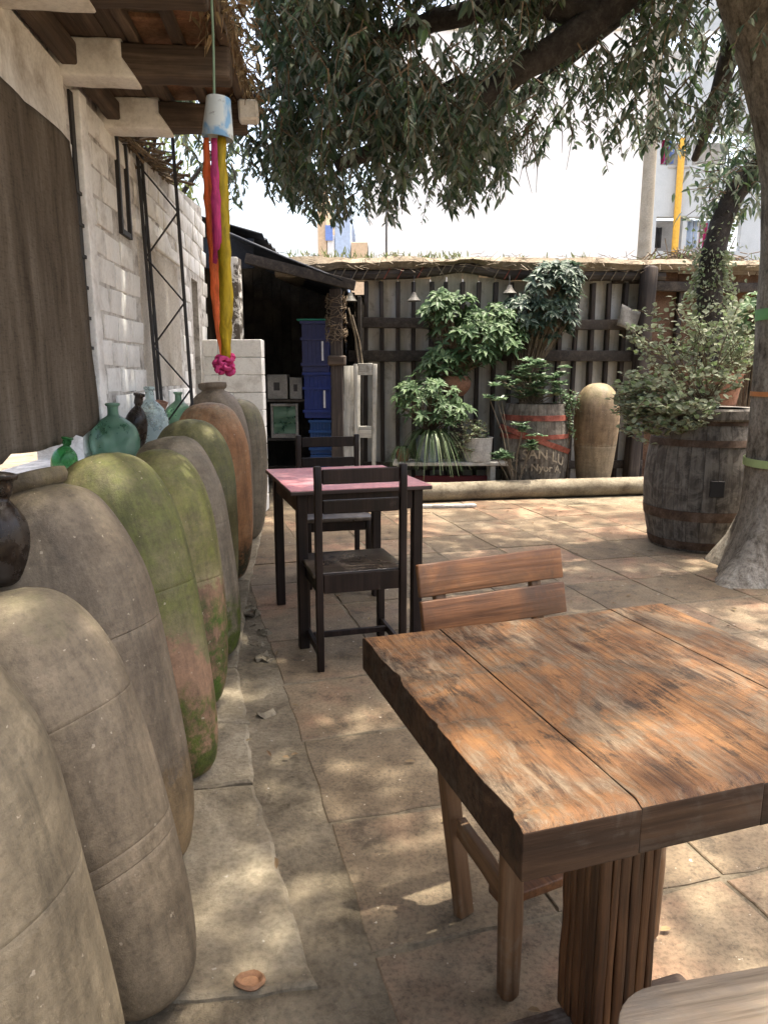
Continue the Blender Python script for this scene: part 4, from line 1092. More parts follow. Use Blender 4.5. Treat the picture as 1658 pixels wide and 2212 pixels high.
# ------------------------------------------------------------------ big worn wooden table
bt = thing('wooden_table', 'thick weathered plank table with chipped edges and a single square post', 'table', (.17, .794, 0), R(18))
PT, PZ = .074, .775
x = 0
for i, w in enumerate((.172, .20, .235, .145)):
    me = bar_mesh('top_plank', .70, w - .0004, PT, 'y', 110, .0018, .0006, .026 if i == 0 else .0, i + 2, .007, 9, True)
    if i in (1, 3):
        for v in me.vertices: v.co.x += .0006
    for v in me.vertices:          # worn end edges
        e_ = min(v.co.y, .70 - v.co.y)
        if e_ < .0127 and v.co.z > PT * .6: v.co.z -= (.0127 - e_) * (.45 + .1 * (i % 3))
    me.update()
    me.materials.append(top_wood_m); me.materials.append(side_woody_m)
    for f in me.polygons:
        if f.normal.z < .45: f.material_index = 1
    link('top_plank', me, top_wood_m, bt, (x, 0, PZ - PT + (.001 if i % 2 else 0))); x += w
PX = .315; PY = .26
fl_w = [.022, .016, .024, .026, .02, .017]
post = boxo('post', (PX + .0135, PY + .0135, .066), (PX + .125, PY + .13, PZ - PT - .004), side_wood_m, bt, .006, .004)
xx = PX
for i, w in enumerate(fl_w):
    me = bar_mesh('post_strip', PZ - PT - .074, w - .0015, .014, 'z', 40, .004, .0025, .004, i * 3 + 1, 0, 7)
    link('post_strip', me, side_wood_m, post, (xx, PY, .068)); xx += w
yy = PY + .015
for i, w in enumerate((.024, .018, .026, .02, .026)):
    me = bar_mesh('post_strip', PZ - PT - .074, .0132, w - .0015, 'z', 40, .004, .002, .004, i * 5 + 2, 0, 7)
    link('post_strip', me, side_wood_m, post, (PX, yy, .068)); yy += w
boxo('foot', (PX - .16, PY + .02, .0), (PX + .30, PY + .12, .0655), foot_wood_m, bt, .012, .006, segs=2)
boxo('foot', (PX + .02, PY - .13, .0), (PX + .11, PY + .0195, .0655), foot_wood_m, bt, .012, .006, segs=2)

# slat back chair behind the table
sc = thing('slat_chair', 'reddish brown slat back wooden chair pushed under the far side of the plank table', 'chair', (.267, 1.342, 0), R(25))
Wc = .40
for x in (0.0, Wc):
    # tapered round-ended front leg, raked rear leg that rises into the back
    mb = MB().tube([(x, 0, 0), (x, 0, .012), (x, .0, .2), (x, .005, .40)], [.018, .025, .028, .026], 10)
    link('front_leg', mb.mesh('front_leg', 45), leg_m, sc)
    beam('rear_leg', (x + .04 if x == 0 else x - .04, .246, 0), (x + .02 if x == 0 else x - .02, .33, .455), .045, .03, leg_m, sc)
    beam('back_post', (x + .05 if x == 0 else x - .06, .335, .445), (x + .05 if x == 0 else x - .06, .425, .83), .03, .022, leg_m, sc)
    beam('side_rail', (x + (.006 if x == 0 else -.006), .018, .23), (x + .035 if x == 0 else x - .035, .262, .235), .024, .05, leg_m, sc)
    beam('seat_rail', (x + (.002 if x == 0 else -.002), .02, .405), (x + .02 if x == 0 else x - .02, .32, .425), .024, .05, leg_m, sc)
beam('cross_rail', (.03, .10, .16), (Wc - .03, .10, .16), .06, .025, slat_m, sc)
for k in range(4):
    link('seat_slat', bar_mesh('seat_slat', Wc + .03, .075, .018, 'x', 10, .004, .001, 0, k), slat_m, sc, (-.015, .0 + k * .08, .435 + .006 * k), (R(3), 0, 0))
for k, z in enumerate((.695, .785)):
    s_ = bar_mesh('back_slat', Wc + .035, .016, .082, 'x', 14, .004, .0015, .002, k + 5)
    link('back_slat', s_, slat_m, sc, (-.012, .372 + (z - .695) * .24, z), (R(-13), 0, 0))

# bleached bench in the near corner
bn = thing('bleached_bench', 'pale bleached wooden bench with rounded seat corner by the plank table', 'bench', (.30, .885, 0), R(11))
for k in range(2):
    rcn = .09 if k == 0 else .02
    w, L, t_ = .125, .9, .03
    outl = []
    y1 = -k * .128
    if k == 0: cen = [(rcn, y1 - rcn, 90, 180), (0.0, y1 - w, None, None), (L, y1 - w, None, None), (L, y1, None, None)]
    poly = []
    if k == 0:
        for a in range(0, 91, 10): poly.append((rcn - rcn * math.sin(R(a)), y1 - rcn + rcn * math.cos(R(a))))
        poly += [(0, y1 - w), (L, y1 - w), (L, y1)]
    else: poly = [(0, y1), (0, y1 - w + .05), (.05, y1 - w), (L, y1 - w), (L, y1)]
    n = len(poly); vs = [(x, y, .42) for x, y in poly] + [(x, y, .45) for x, y in poly]
    fs = [tuple(range(n - 1, -1, -1)), tuple(range(n, 2 * n))] + [(i, (i + 1) % n, n + (i + 1) % n, n + i) for i in range(n)]
    link('seat_plank', MB().add(vs, fs).mesh('seat_plank', 40, .004, 2), bench_m, bn)
for (x, y) in ((.10, -.05), (.80, -.05), (.10, -.21), (.80, -.21)):
    boxo('leg', (x - .022, y - .022, 0), (x + .022, y + .022, .4195), bench_m, bn, .004)

# ------------------------------------------------------------------ log
a0, a1 = gz(880, 1088), gz(1440, 1069)
pts = [Vector((a0.x + (a1.x - a0.x) * i / 14, a0.y + .10 + (a1.y - a0.y) * i / 14, .10)) for i in range(15)]
lo = link('log', MB().tube(pts, [.10 * (1 + .03 * noise.noise(Vector((i * .7, 0, 0)))) for i in range(15)], 20, True, .05).mesh('log', 50), log_m)
tag(lo, 'long round pale log lying on the paving in front of the potted plants', 'log')
for v in lo.data.vertices: v.co.z = max(v.co.z, .002)
o = boxo('loose_board', (0, 0, 0.002), (.55, .07, .03), pale_m, None, .004, .002, (0, 0, R(4)), gz(912, 1098)); tag(o, 'short grey board lying on the paving before the log', 'board')

# ------------------------------------------------------------------ casks
def cask(name, label, cx, cy, H_, Rm, Re, mat, hoops, hmat, nst=24, bunghole=False, cat='cask'):
    t = thing(name, label, cat, (cx, cy, 0))
    for k in range(nst):
        a0 = 2 * math.pi * k / nst + .003; a1 = 2 * math.pi * (k + 1) / nst - .003
        vs = []; fs = []; NZ = 12; jr = rnd.uniform(-.002, .0015)
        for i in range(NZ + 1):
            t_ = i / NZ; z = H_ * t_; r = Re + (Rm - Re) * max(0.0, 1 - (2 * t_ - 1) ** 2) ** .9 + jr
            for (rr, a) in ((r, a0), (r + .003, (a0 + a1) / 2), (r, a1), (r - .03, a1), (r - .03, a0)): vs.append((rr * math.cos(a), rr * math.sin(a), z))
        for i in range(NZ):
            for q_ in range(5): fs.append((i * 5 + q_, i * 5 + (q_ + 1) % 5, i * 5 + 5 + (q_ + 1) % 5, i * 5 + 5 + q_))
        fs += [(4, 3, 2, 1, 0), tuple(NZ * 5 + q_ for q_ in range(5))]
        link('stave', MB().add(vs, fs).mesh('stave', 30), mat, t)
    rad = lambda z: Re + (Rm - Re) * max(0.0, 1 - (2 * z / H_ - 1) ** 2) ** .9
    for (z, h) in hoops:
        r0 = rad(z) + .006; r1 = rad(z + h) + .006
        link('hoop', MB().lathe([(r0 - .002, z), (r0 + .004, z), (r1 + .004, z + h), (r1 - .002, z + h)], 48, 0, 0, False, False).mesh('hoop', 40), hmat, t)
    return t, rad
bc = ((gy(1400, 1050, 5.6).x + gy(1625, 1050, 5.6).x) / 2, 5.62)
big, rad = cask('planter_cask', 'big dark weathered cask planter with rusty hoops beside the tree trunk', bc[0], bc[1], 1.0, .415, .335, cask_m, ((.02, .06), (.245, .075), (.80, .05), (.955, .05)), hoop_m, 26)
# thick lip and soil
link('lip', MB().lathe([(.30, .985), (.375, .985), (.388, 1.0), (.385, 1.06), (.37, 1.075), (.30, 1.07)], 48, 0, 0, False, False, .02, 5).mesh('lip', 40), cask_m, big)
link('soil', MB().lathe([(.32, .96), (.31, 1.045), (.15, 1.06), (.01, 1.065)], 24).mesh('soil'), soil_m, big)
# square bung plate
a = math.atan2(-5.62, -bc[0] + .0) + .06
pm = boxo('bung_plate', (-.05, -.008, -.06), (.05, .01, .06), black_m, big, .003)
ang = math.atan2(0 - bc[1], 1.75 - bc[0]); pm.location = ((rad(.5) + .004) * math.cos(ang), (rad(.5) + .004) * math.sin(ang), .50); pm.rotation_euler = (0, 0, ang + math.pi / 2)

lx = gy(1155, 1000, 8.25).x
lc, lrad = cask('lettered_cask', 'cask with red hoops and cream hand painted lettering behind the log', lx, 8.35, 1.0, .385, .335, cask_m, ((.82, .06), (.62, .05)), redhoop_m, 22)
# slipped hoop hanging aslant
mb = MB().lathe([(.392, -.03), (.40, -.03), (.40, .03), (.392, .03)], 48, 0, 0, False, False)
o = link('slipped_hoop', mb.mesh('slipped_hoop', 40), redhoop_m, lc, (0, 0, .60), (0, R(20), 0))
for v in o.data.vertices: v.co.x *= 1.07
def lettering(txt, size, z0, arc, a_mid, parent, radf):
    cu = bpy.data.curves.new('lettering', 'FONT'); cu.body = txt; cu.size = size; cu.align_x = 'CENTER'; cu.extrude = .0; cu.offset = .002
    tmp = bpy.data.objects.new('lettering', cu); C.objects.link(tmp)
    bpy.context.view_layer.update()
    me = bpy.data.meshes.new_from_object(tmp.evaluated_get(bpy.context.evaluated_depsgraph_get()))
    bpy.data.objects.remove(tmp)
    bm = bmesh.new(); bm.from_mesh(me)
    bmesh.ops.subdivide_edges(bm, edges=bm.edges[:], cuts=1); bm.to_mesh(me); bm.free()
    for v in me.vertices:
        z = z0 + v.co.y - arc * v.co.x ** 2; r = radf(z) + .0075; a = a_mid + v.co.x / r
        v.co = (r * math.cos(a), r * math.sin(a), z)
    me.name = 'lettering'
    return link('lettering', me, lettering_m, parent)
am = math.atan2(-8.35, -lx)
lettering('AL SAN LU', .155, .41, .75, am + .05, lc, lrad)
lettering('A. H Nyor A.', .115, .27, .35, am + .10, lc, lrad)
link('soil', MB().lathe([(.30, .9), (.30, .95), (.01, .96)], 20).mesh('soil'), soil_m, lc)

# ------------------------------------------------------------------ plant shelf, pots
shf = thing('plant_shelf', 'low weathered plank shelf carrying the potted plants', 'shelf', (.10, 8.02, 0))
link('shelf_board', bar_mesh('shelf_board', 1.30, .36, .04, 'x', 20, .008, .004, .004, 3), pale_m, shf, (0, 0, .32))
for x in (.08, 1.12):
    for y in (.05, .31): boxo('leg', (x - .03, y - .03, 0), (x + .03, y + .03, .319), pale_m, shf, .006, .003)
o = boxo('red_board', (.36, 8.30, .0), (1.20, 8.36, .17), plain('dark_red_paint', (.14, .015, .02), .6), None, .004); tag(o, 'dark red board stored under the plant shelf', 'board')

def pot(name, label, cx, cy, z, r0, r1, h, mat, cat='pot', ribs=False, bulge=0.0):
    t = thing(name, label, cat, (cx, cy, z))
    pr = [(.004, 0), (r0 * .98, 0), (r0, .004)]
    for i in range(1, 10):
        s_ = i / 10; pr.append((r0 + (r1 - r0) * s_ + bulge * math.sin(s_ * math.pi), h * s_))
    pr += [(r1, h * .97), (r1 + .008, h * .975), (r1 + .008, h), (r1 - .01, h), (r1 - .012, h * .93)]
    me = MB().lathe(pr, 48, 0, 0, False, True).mesh('pot_wall', 40)
    if ribs:
        for v in me.vertices:
            th = math.atan2(v.co.y, v.co.x); k = 1 + .012 * math.sin(th * 24); v.co.x *= k; v.co.y *= k
    link('pot_wall', me, mat, t)
    link('soil', MB().lathe([(r1 - .014, h * .9), (r1 - .016, h * .94), (.01, h * .96)], 20, 0, 0, True, False).mesh('soil'), soil_m, t)
    return t

def palmate(mb, p, d, L, n=7):
    d = d.normalized(); s = d.cross(Vector((.3, .2, 1))).normalized(); u = s.cross(d); L *= rnd.uniform(.6, 1.25); n = rnd.randint(4, 8)
    for k in range(n):
        a = 2 * math.pi * k / n + rnd.uniform(-.2, .2)
        q_ = (s * math.cos(a) + u * math.sin(a)) * .9 + d * rnd.uniform(.1, .5)
        leaf(mb, p, q_, d, L * rnd.uniform(.75, 1.1), L * .36, .12, .28)
def bush(name, label, origin, centres, n, kind, mat, L, stem_mat=twig_m, cat='plant', parts=True, parent=None):
    """stems from origin to points scattered round the given ellipsoids (centre, radii), leaves at their ends"""
    t = thing(name, label, cat, origin)
    st_ = MB(); lf = MB(); O = Vector(origin)
    for i in range(n):
        c, r = rnd.choice(centres)
        while True:
            v = rv()
            if .15 < v.length < 1: break
        v = v.normalized() * (v.length ** .5)
        p = Vector((c[0] + v.x * r[0], c[1] + v.y * r[1], c[2] + v.z * r[2])) - O
        mid = Vector((p.x * .45, p.y * .45, p.z * .62)) + rv(.03)
        b = Vector((rnd.uniform(-.04, .04), rnd.uniform(-.04, .04), 0))
        if i % (2 if kind != 'small' else 4) == 0: st_.tube([b, mid, p], [.006, .005, .003], 4, False)
        if kind == 'palm':
            palmate(lf, p, Vector((v.x * .7, v.y * .7 - .25, .75)) + rv(.3), L)
        elif kind == 'rosette':
            for k in range(8):
                a = k * .785 + rnd.uniform(-.2, .2); leaf(lf, p, Vector((math.cos(a), math.sin(a) - .15, rnd.uniform(.0, .7))), Vector((0, 0, 1)), L * rnd.uniform(.7, 1.1), L * .5, .2, .05)
        elif kind == 'small':
            d = ((p - mid).normalized() + rv(.6)).normalized(); q0 = p - d * .16
            st_.tube([q0 - d * .05, p + d * .04], .003, 3, False)
            for k in range(10):
                s_ = k / 10; a = k * 2.4; q1 = q0 + d * .2 * s_ + rv(.012)
                leaf(lf, q1, Vector((math.cos(a), math.sin(a), rnd.uniform(-.2, .9))), rv() + Vector((0, 0, 1)), L * rnd.uniform(.7, 1.2), L * .78, .15, .05)
    link('stems', st_.mesh('stems', 60), stem_mat, t)
    o = link('foliage', lf.mesh('foliage', 0), mat, t); stuff(o)
    return t
SZ = .362
# bucket with schefflera and spider plant
bx = gy(925, 960, 8.12).x
pot('zinc_bucket', 'ribbed blue grey zinc bucket planter on the plank shelf', bx, 8.15, SZ, .115, .145, .30, bucket_m, 'bucket', True)
bush('bucket_shrub', 'leafy green shrub with hand shaped leaves growing from the zinc bucket', (bx, 8.15, SZ + .285), [(tuple(gy(930, 870, 8.12)), (.40, .26, .26)), (tuple(gy(905, 845, 8.15)), (.25, .2, .18)), (tuple(gy(960, 885, 8.08)), (.32, .2, .16))], 150, 'palm', leafB, .105)
def straps(name, label, origin, n, L, mat, spread=1.0):
    t = thing(name, label, 'plant', origin); mb = MB()
    for i in range(n):
        a = rnd.uniform(0, 6.28); l_ = L * rnd.uniform(.6, 1.1); w = rnd.uniform(.006, .011); out = rnd.uniform(.45, .8) * spread
        pts = []
        for k in range(7):
            s_ = k / 6; pts.append(Vector((math.cos(a) * out * l_ * s_, math.sin(a) * out * l_ * s_, l_ * (.75 * s_ - 1.35 * s_ * s_))))
        sd_ = Vector((-math.sin(a), math.cos(a), 0))
        vs = []; 
        for k, p in enumerate(pts): ww = w * (1 - (k / 6) ** 2 * .85); vs += [p - sd_ * ww, p + Vector((0, 0, -.003)), p + sd_ * ww]
        fs = []
        for k in range(6):
            for j in range(2): q_ = k * 3 + j; fs.append((q_, q_ + 1, q_ + 4, q_ + 3))
        mb.add(vs, fs)
    stuff(link('strap_leaves', mb.mesh('strap_leaves', 60), mat, t)); return t
straps('spider_plant', 'spider plant with long arching leaves drooping over the bucket rim', (bx + .02, 8.06, SZ + .30), 130, .68, leafE)
px_ = gy(870, 960, 8.1).x
pot('clay_pot', 'small clay pot at the shelf end with pale arching leaves', px_, 8.14, SZ, .06, .075, .14, pot_t)
straps('spider_plant', 'small pale spider plant at the shelf end beside the bucket', (px_, 8.12, SZ + .14), 40, .34, leafE)
wx_ = gy(1032, 965, 8.12).x
pot('white_pot', 'square sided whitish concrete pot on the plank shelf', wx_, 8.16, SZ, .15, .165, .27, pot_w)
bush('trailing_plant', 'dusty trailing plant spilling over the white pot', (wx_, 8.14, SZ + .26), [(tuple(gy(1015, 930, 8.08)), (.2, .13, .13)), (tuple(gy(1000, 965, 8.0)), (.12, .06, .14))], 46, 'small', leafD, .03)
# big climbing shrub in round terracotta bowl on a stand
hx = gy(985, 835, 8.45).x; hz_ = gy(985, 855, 8.45).z
pot('terracotta_bowl', 'round terracotta bowl on a dark post among the shrubs', hx, 8.5, hz_, .09, .15, .22, pot_t, 'pot', False, .05)
stn = boxo('bowl_stand', (hx - .06, 8.44, 0), (hx + .06, 8.56, hz_ - .001), fence_m, None, .008, .004); tag(stn, 'dark wooden stand post under the terracotta bowl', 'stand')
bush('tall_schefflera', 'tall dark green shrub with drooping hand shaped leaves against the fence', (hx, 8.5, hz_ + .2), [(tuple(gy(985, 715, 8.5)), (.33, .2, .42)), (tuple(gy(960, 790, 8.45)), (.26, .2, .2)), (tuple(gy(1050, 690, 8.5)), (.30, .2, .2)), (tuple(gy(1030, 740, 8.42)), (.28, .2, .28)), (tuple(gy(1085, 720, 8.45)), (.25, .2, .25)), (tuple(gy(950, 670, 8.5)), (.2, .18, .2))], 460, 'palm', leafB, .125)
bush('fence_climber', 'dark leafy climber bulging over the fence top above the lettered cask', (lx - .1, 8.62, .95), [(tuple(gy(1190, 630, 8.6)), (.32, .2, .32)), (tuple(gy(1140, 680, 8.6)), (.35, .2, .22)), (tuple(gy(1215, 600, 8.6)), (.2, .18, .16)), (tuple(gy(1190, 690, 8.6)), (.34, .2, .25))], 360, 'palm', leaf_mat('climber_leaf', [(.035, .06, .045), (.055, .09, .062), (.075, .12, .075), (.12, .165, .105)], .5, .25), .12)
# leggy pale plants
bush('leggy_plant', 'pale green leggy plant with leaf rosettes growing from the lettered cask', (lx - .05, 8.3, .97), [(tuple(gy(1120, 830, 8.2)), (.26, .2, .16)), (tuple(gy(1165, 800, 8.2)), (.3, .2, .14)), (tuple(gy(1180, 840, 8.2)), (.2, .2, .12))], 85, 'rosette', leafC, .10, cane_m)
bush('leggy_plant', 'pale rosettes on bent bare stems hanging in front of the lettered cask', (lx - .30, 7.88, 0), [(tuple(gy(1125, 925, 7.85)), (.1, .06, .06)), (tuple(gy(1135, 965, 7.85)), (.1, .06, .08)), (tuple(gy(1085, 985, 7.8)), (.08, .05, .06)), (tuple(gy(1075, 850, 7.9)), (.12, .08, .12)), (tuple(gy(1160, 940, 7.85)), (.08, .05, .04))], 32, 'rosette', leafC, .09, cane_m)
bush('side_creeper', 'light green creeper between the lettered cask and the upright jar', (lx + .36, 8.3, .0), [(tuple(gy(1228, 900, 8.2)), (.08, .08, .24)), (tuple(gy(1225, 850, 8.25)), (.12, .1, .1))], 34, 'small', leafC, .04)
# plant on the big cask: dusty small leaved shrub
bush('dusty_shrub', 'dusty grey green small leaved shrub overflowing the big cask planter', (bc[0], bc[1], 1.06),
     [(tuple(gy(1470, 840, 5.5)), (.44, .32, .22)), (tuple(gy(1540, 760, 5.6)), (.36, .32, .34)), (tuple(gy(1390, 850, 5.4)), (.22, .22, .22)), (tuple(gy(1430, 710, 5.6)), (.30, .22, .24)), (tuple(gy(1590, 720, 5.7)), (.24, .22, .3)), (tuple(gy(1375, 905, 5.25)), (.15, .14, .16)), (tuple(gy(1470, 895, 5.2)), (.24, .1, .12)), (tuple(gy(1360, 870, 5.4)), (.12, .1, .2))], 270, 'small', leafD, .05)
bush('corner_shrub', 'dark broad leaved shrub behind the tree trunk by the fence', (gy(1615, 800, 7.6).x, 7.6, 0), [(tuple(gy(1615, 720, 7.5)), (.25, .2, .35)), (tuple(gy(1640, 680, 7.5)), (.3, .2, .2))], 70, 'palm', leafB, .14)
tp = gy(1570, 838, 6.4)
pot('terracotta_pot', 'orange terracotta pot behind the dusty shrub on its own stand', tp.x, 6.5, tp.z - .16, .12, .17, .28, pot_t)
o = boxo('pot_stand', (tp.x - .14, 6.36, 0), (tp.x + .14, 6.64, tp.z - .161), fence_m, None, .01, .004); tag(o, 'dark timber stand block under the orange terracotta pot', 'stand')

# ------------------------------------------------------------------ main tree
tree = thing('shade_tree', 'big grey barked shade tree with coloured tape round its trunk', 'tree', (0, 0, 0))
tc = Vector((2.76, 4.72, 0))
path = [(2.76, 4.72, -.03), (2.76, 4.72, .08), (2.76, 4.72, .2), (2.76, 4.72, .38), (2.755, 4.72, .6), (2.75, 4.72, .9), (2.74, 4.72, 1.3), (2.73, 4.72, 1.7), (2.72, 4.72, 2.1), (2.70, 4.72, 2.5), (2.62, 4.72, 2.85), (2.48, 4.74, 3.2), (2.30, 4.76, 3.55), (2.15, 4.8, 3.85), (2.0, 4.85, 4.2)]
rads = [.50, .46, .41, .365, .345, .335, .335, .34, .345, .355, .36, .34, .31, .28, .24]
vs = []; fs = []; n = 48
for i, (p, r) in enumerate(zip(path, rads)):
    for k in range(n):
        th = 2 * math.pi * k / n; z = p[2]
        fl_ = max(0, 1 - z / .75) ** 2
        lobes = .30 * fl_ * max(0, math.cos(5 * th + .9) ) + .10 * fl_ * math.cos(3 * th + 2)
        rr = r * (1 + lobes) * (1 + .035 * noise.noise(Vector((math.cos(th) * 2, math.sin(th) * 2, z * 1.6))) + .02 * noise.noise(Vector((math.cos(th) * 6, math.sin(th) * 6, z * 3))))
        vs.append((p[0] + rr * math.cos(th), p[1] + rr * math.sin(th), z if z > 0 else -.03))
for i in range(len(path) - 1):
    for k in range(n): fs.append((i * n + k, i * n + (k + 1) % n, (i + 1) * n + (k + 1) % n, (i + 1) * n + k))
me = MB().add(vs, fs).mesh('trunk', 60)
trunk = link('trunk', me, bark_m, tree)
for (px, py, m, h) in ((1650, 690, band_g, .07), (1640, 857, band_o, .03), (1632, 1010, band_l, .05)):
    z = gy(px, py, 4.65).z
    i = max(j for j in range(len(path)) if path[j][2] <= z); f = (z - path[i][2]) / (path[i + 1][2] - path[i][2])
    r = rads[i] + (rads[i + 1] - rads[i]) * f + .010 + (.012 if z < .8 else 0)
    cx_ = path[i][0] + (path[i + 1][0] - path[i][0]) * f
    link('tape_band', MB().lathe([(r - .01, z), (r, z), (r, z + h), (r - .01, z + h)], 48, cx_, 4.72, False, False, .01).mesh('tape_band', 40), m, tree)
# limbs
limbs = [
    [(2.02, 4.85, 4.1), (1.75, 5.0, 3.85), (1.35, 5.05, 3.55), (.95, 5.05, 3.28), (.70, 5.05, 3.10), (.35, 5.0, 2.95), (.0, 4.95, 2.75), (-.3, 4.9, 2.62)],
    [(1.35, 5.05, 3.55), (.9, 5.2, 3.7), (.3, 5.3, 3.6), (-.4, 5.3, 3.35), (-1.1, 5.4, 3.1)],
    [(2.05, 4.85, 4.1), (1.5, 4.2, 4.3), (.8, 3.4, 4.3), (.1, 2.6, 4.1), (-.5, 2.0, 3.9)],
    [(2.0, 4.85, 4.1), (1.6, 3.8, 4.4), (1.3, 2.6, 4.3), (1.0, 1.4, 4.1)],
    [(2.1, 4.85, 4.0), (1.9, 5.5, 4.0), (1.5, 6.1, 3.8), (1.0, 6.6, 3.5)],
    [(2.2, 4.8, 3.8), (2.4, 5.4, 3.6), (2.5, 6.0, 3.3), (2.6, 6.5, 3.1)],
    [(2.05, 4.85, 4.1), (2.6, 4.0, 4.4), (2.8, 3.0, 4.3)],
    [(.7, 5.05, 3.10), (.5, 5.2, 3.2), (.0, 5.5, 3.1), (-.6, 5.6, 2.95)],
]
lr = [(.125, .04), (.10, .03), (.15, .04), (.14, .04), (.12, .03), (.10, .03), (.12, .04), (.06, .02)]
sk = []
for L_, (r0, r1) in zip(limbs, lr):
    m = len(L_); pts = []; rr = []
    for i in range(m - 1):
        for k in range(4):
            t = k / 4; p = Vector(L_[i]) * (1 - t) + Vector(L_[i + 1]) * t + noise.noise_vector(Vector((i + t, r0 * 50, 0))) * .035 * (1 if i + t > 0 else 0)
            pts.append(p); rr.append(r0 + (r1 - r0) * (i + t) / (m - 1)); sk.append(p)
    pts.append(Vector(L_[-1])); rr.append(r1); sk.append(pts[-1])
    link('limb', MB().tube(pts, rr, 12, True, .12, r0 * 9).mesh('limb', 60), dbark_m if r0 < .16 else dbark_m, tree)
# crown: hanging twigs with long leaves. Lower limit of the crown given in the X, Z plane at Y = 4.9
low_px = [(300, 300), (370, 300), (440, 350), (500, 430), (545, 385), (600, 430), (690, 468), (780, 455), (900, 470), (965, 475), (1010, 440), (1090, 390), (1110, 325), (1160, 315), (1200, 278), (1290, 262), (1330, 338), (1365, 300), (1430, 285), (1500, 305), (1560, 290), (1658, 280), (1900, 250)]
lowl = [(lambda v: (v.x, v.z))(gy(x, y, 4.9)) for x, y in low_px]
def low(X):
    if X <= lowl[0][0]: return lowl[0][1] + .2
    for (a, za), (b, zb) in zip(lowl, lowl[1:]):
        if a <= X <= b: return za + (zb - za) * (X - a) / max(1e-6, b - a)
    return lowl[-1][1]
crown = MB(); twigs = MB()
def sprig(p, L, nl, ll, droop):
    """a drooping twig starting above p and ending at p, with leaves"""
    a = rnd.uniform(0, 6.28); off = Vector((math.cos(a), math.sin(a), 0)) * L * rnd.uniform(.3, .7)
    s0 = p + off + Vector((0, 0, L * .75)); m_ = p + off * .35 + Vector((0, 0, L * .5))
    pts = [s0, m_, p]
    twigs.tube(pts, [.006, .004, .002], 3, False)
    for k in range(nl):
        t = .12 + .88 * k / nl; t2 = t * 2
        q_ = (pts[0] * (1 - t2) + pts[1] * t2) if t < .5 else (pts[1] * (2 - t2) + pts[2] * (t2 - 1))
        b = rnd.uniform(0, 6.28); d = Vector((math.cos(b) * .8, math.sin(b) * .8, -droop * rnd.uniform(.3, 1.5)))
        leaf(crown, q_, d, rv(.6) + Vector((0, 0, 1)), ll * rnd.uniform(.5, 1.25), ll * rnd.uniform(.28, .42), .18, .12)
cnt = 0
while cnt < 2500:       # visible hanging mass
    X = rnd.uniform(-1.9, 2.6) if cnt % 3 else rnd.uniform(-1.3, 1.2); Y = min(6.8, max(3.5, rnd.gauss(4.9, .75)))
    zl = low(X * 4.9 / max(Y, 4.2)) + .10 * (Y - 4.9) ** 2 + max(0, 4.6 - Y) * .25
    h = rnd.random()
    z = zl + 1.75 * (h ** 1.15)
    if X < -.45 and Y < 4.4: continue
    if X < -.75 and rnd.random() < .75: continue          # clear of the eave
    if Y < 4.2 and z < 1.32 + .457 * Y - .05 and rnd.random() < .8: continue
    if X > 1.1 and rnd.random() < .4: continue
    # uneven clumps
    if noise.noise(Vector((X * 1.5, Y * 1.2, z * 1.8))) < -.03 - .12 * (z < zl + .2): continue
    if noise.noise(Vector((X * 4 + 9, Y * 3, z * 4.5))) < -.22: continue
    sprig(Vector((X, Y, z)), rnd.uniform(.28, .5), rnd.randint(13, 20), rnd.uniform(.055, .10), .9); cnt += 1
cnt = 0
while cnt < 3600:       # unseen canopy above the picture, its cover shaped to dapple the yard with sun
    X = rnd.uniform(-1.6, 3.6) if cnt % 3 else rnd.uniform(-1.2, 1.3); Y = rnd.uniform(.2, 8.2) if cnt % 3 else rnd.choice([rnd.uniform(.2, 4.0), rnd.uniform(4.8, 8.0)])
    z = rnd.uniform(max(3.4, 1.5 + .457 * Y + .25), 6.6)
    if noise.noise(Vector((X * 1.3 + 4, Y * 1.3, 0))) < -.34 - .06 * (X > .3): continue
    sprig(Vector((X, Y, z)), rnd.uniform(.3, .55), rnd.randint(11, 17), rnd.uniform(.10, .14), .8); cnt += 1
stuff(link('crown', crown.mesh('crown', 0), leafA, tree)); stuff(link('twigs', twigs.mesh('twigs', 60), twig_m, tree))
# bare hanging twigs
bt_ = MB()
for (x, y, Y) in ((1140, 330, 5.0), (1225, 290, 5.1), (1120, 300, 4.9), (1160, 330, 5.0)):
    for k in range(3):
        p = gy(x + rnd.uniform(-25, 25), y - 30, Y); q_ = p + Vector((rnd.uniform(-.05, .05), 0, -rnd.uniform(.1, .35)))
        bt_.tube([p, (p + q_) / 2 + rv(.03), q_], [.004, .003, .0015], 3, False)
stuff(link('bare_twigs', bt_.mesh('bare_twigs', 60), twig_m, tree))

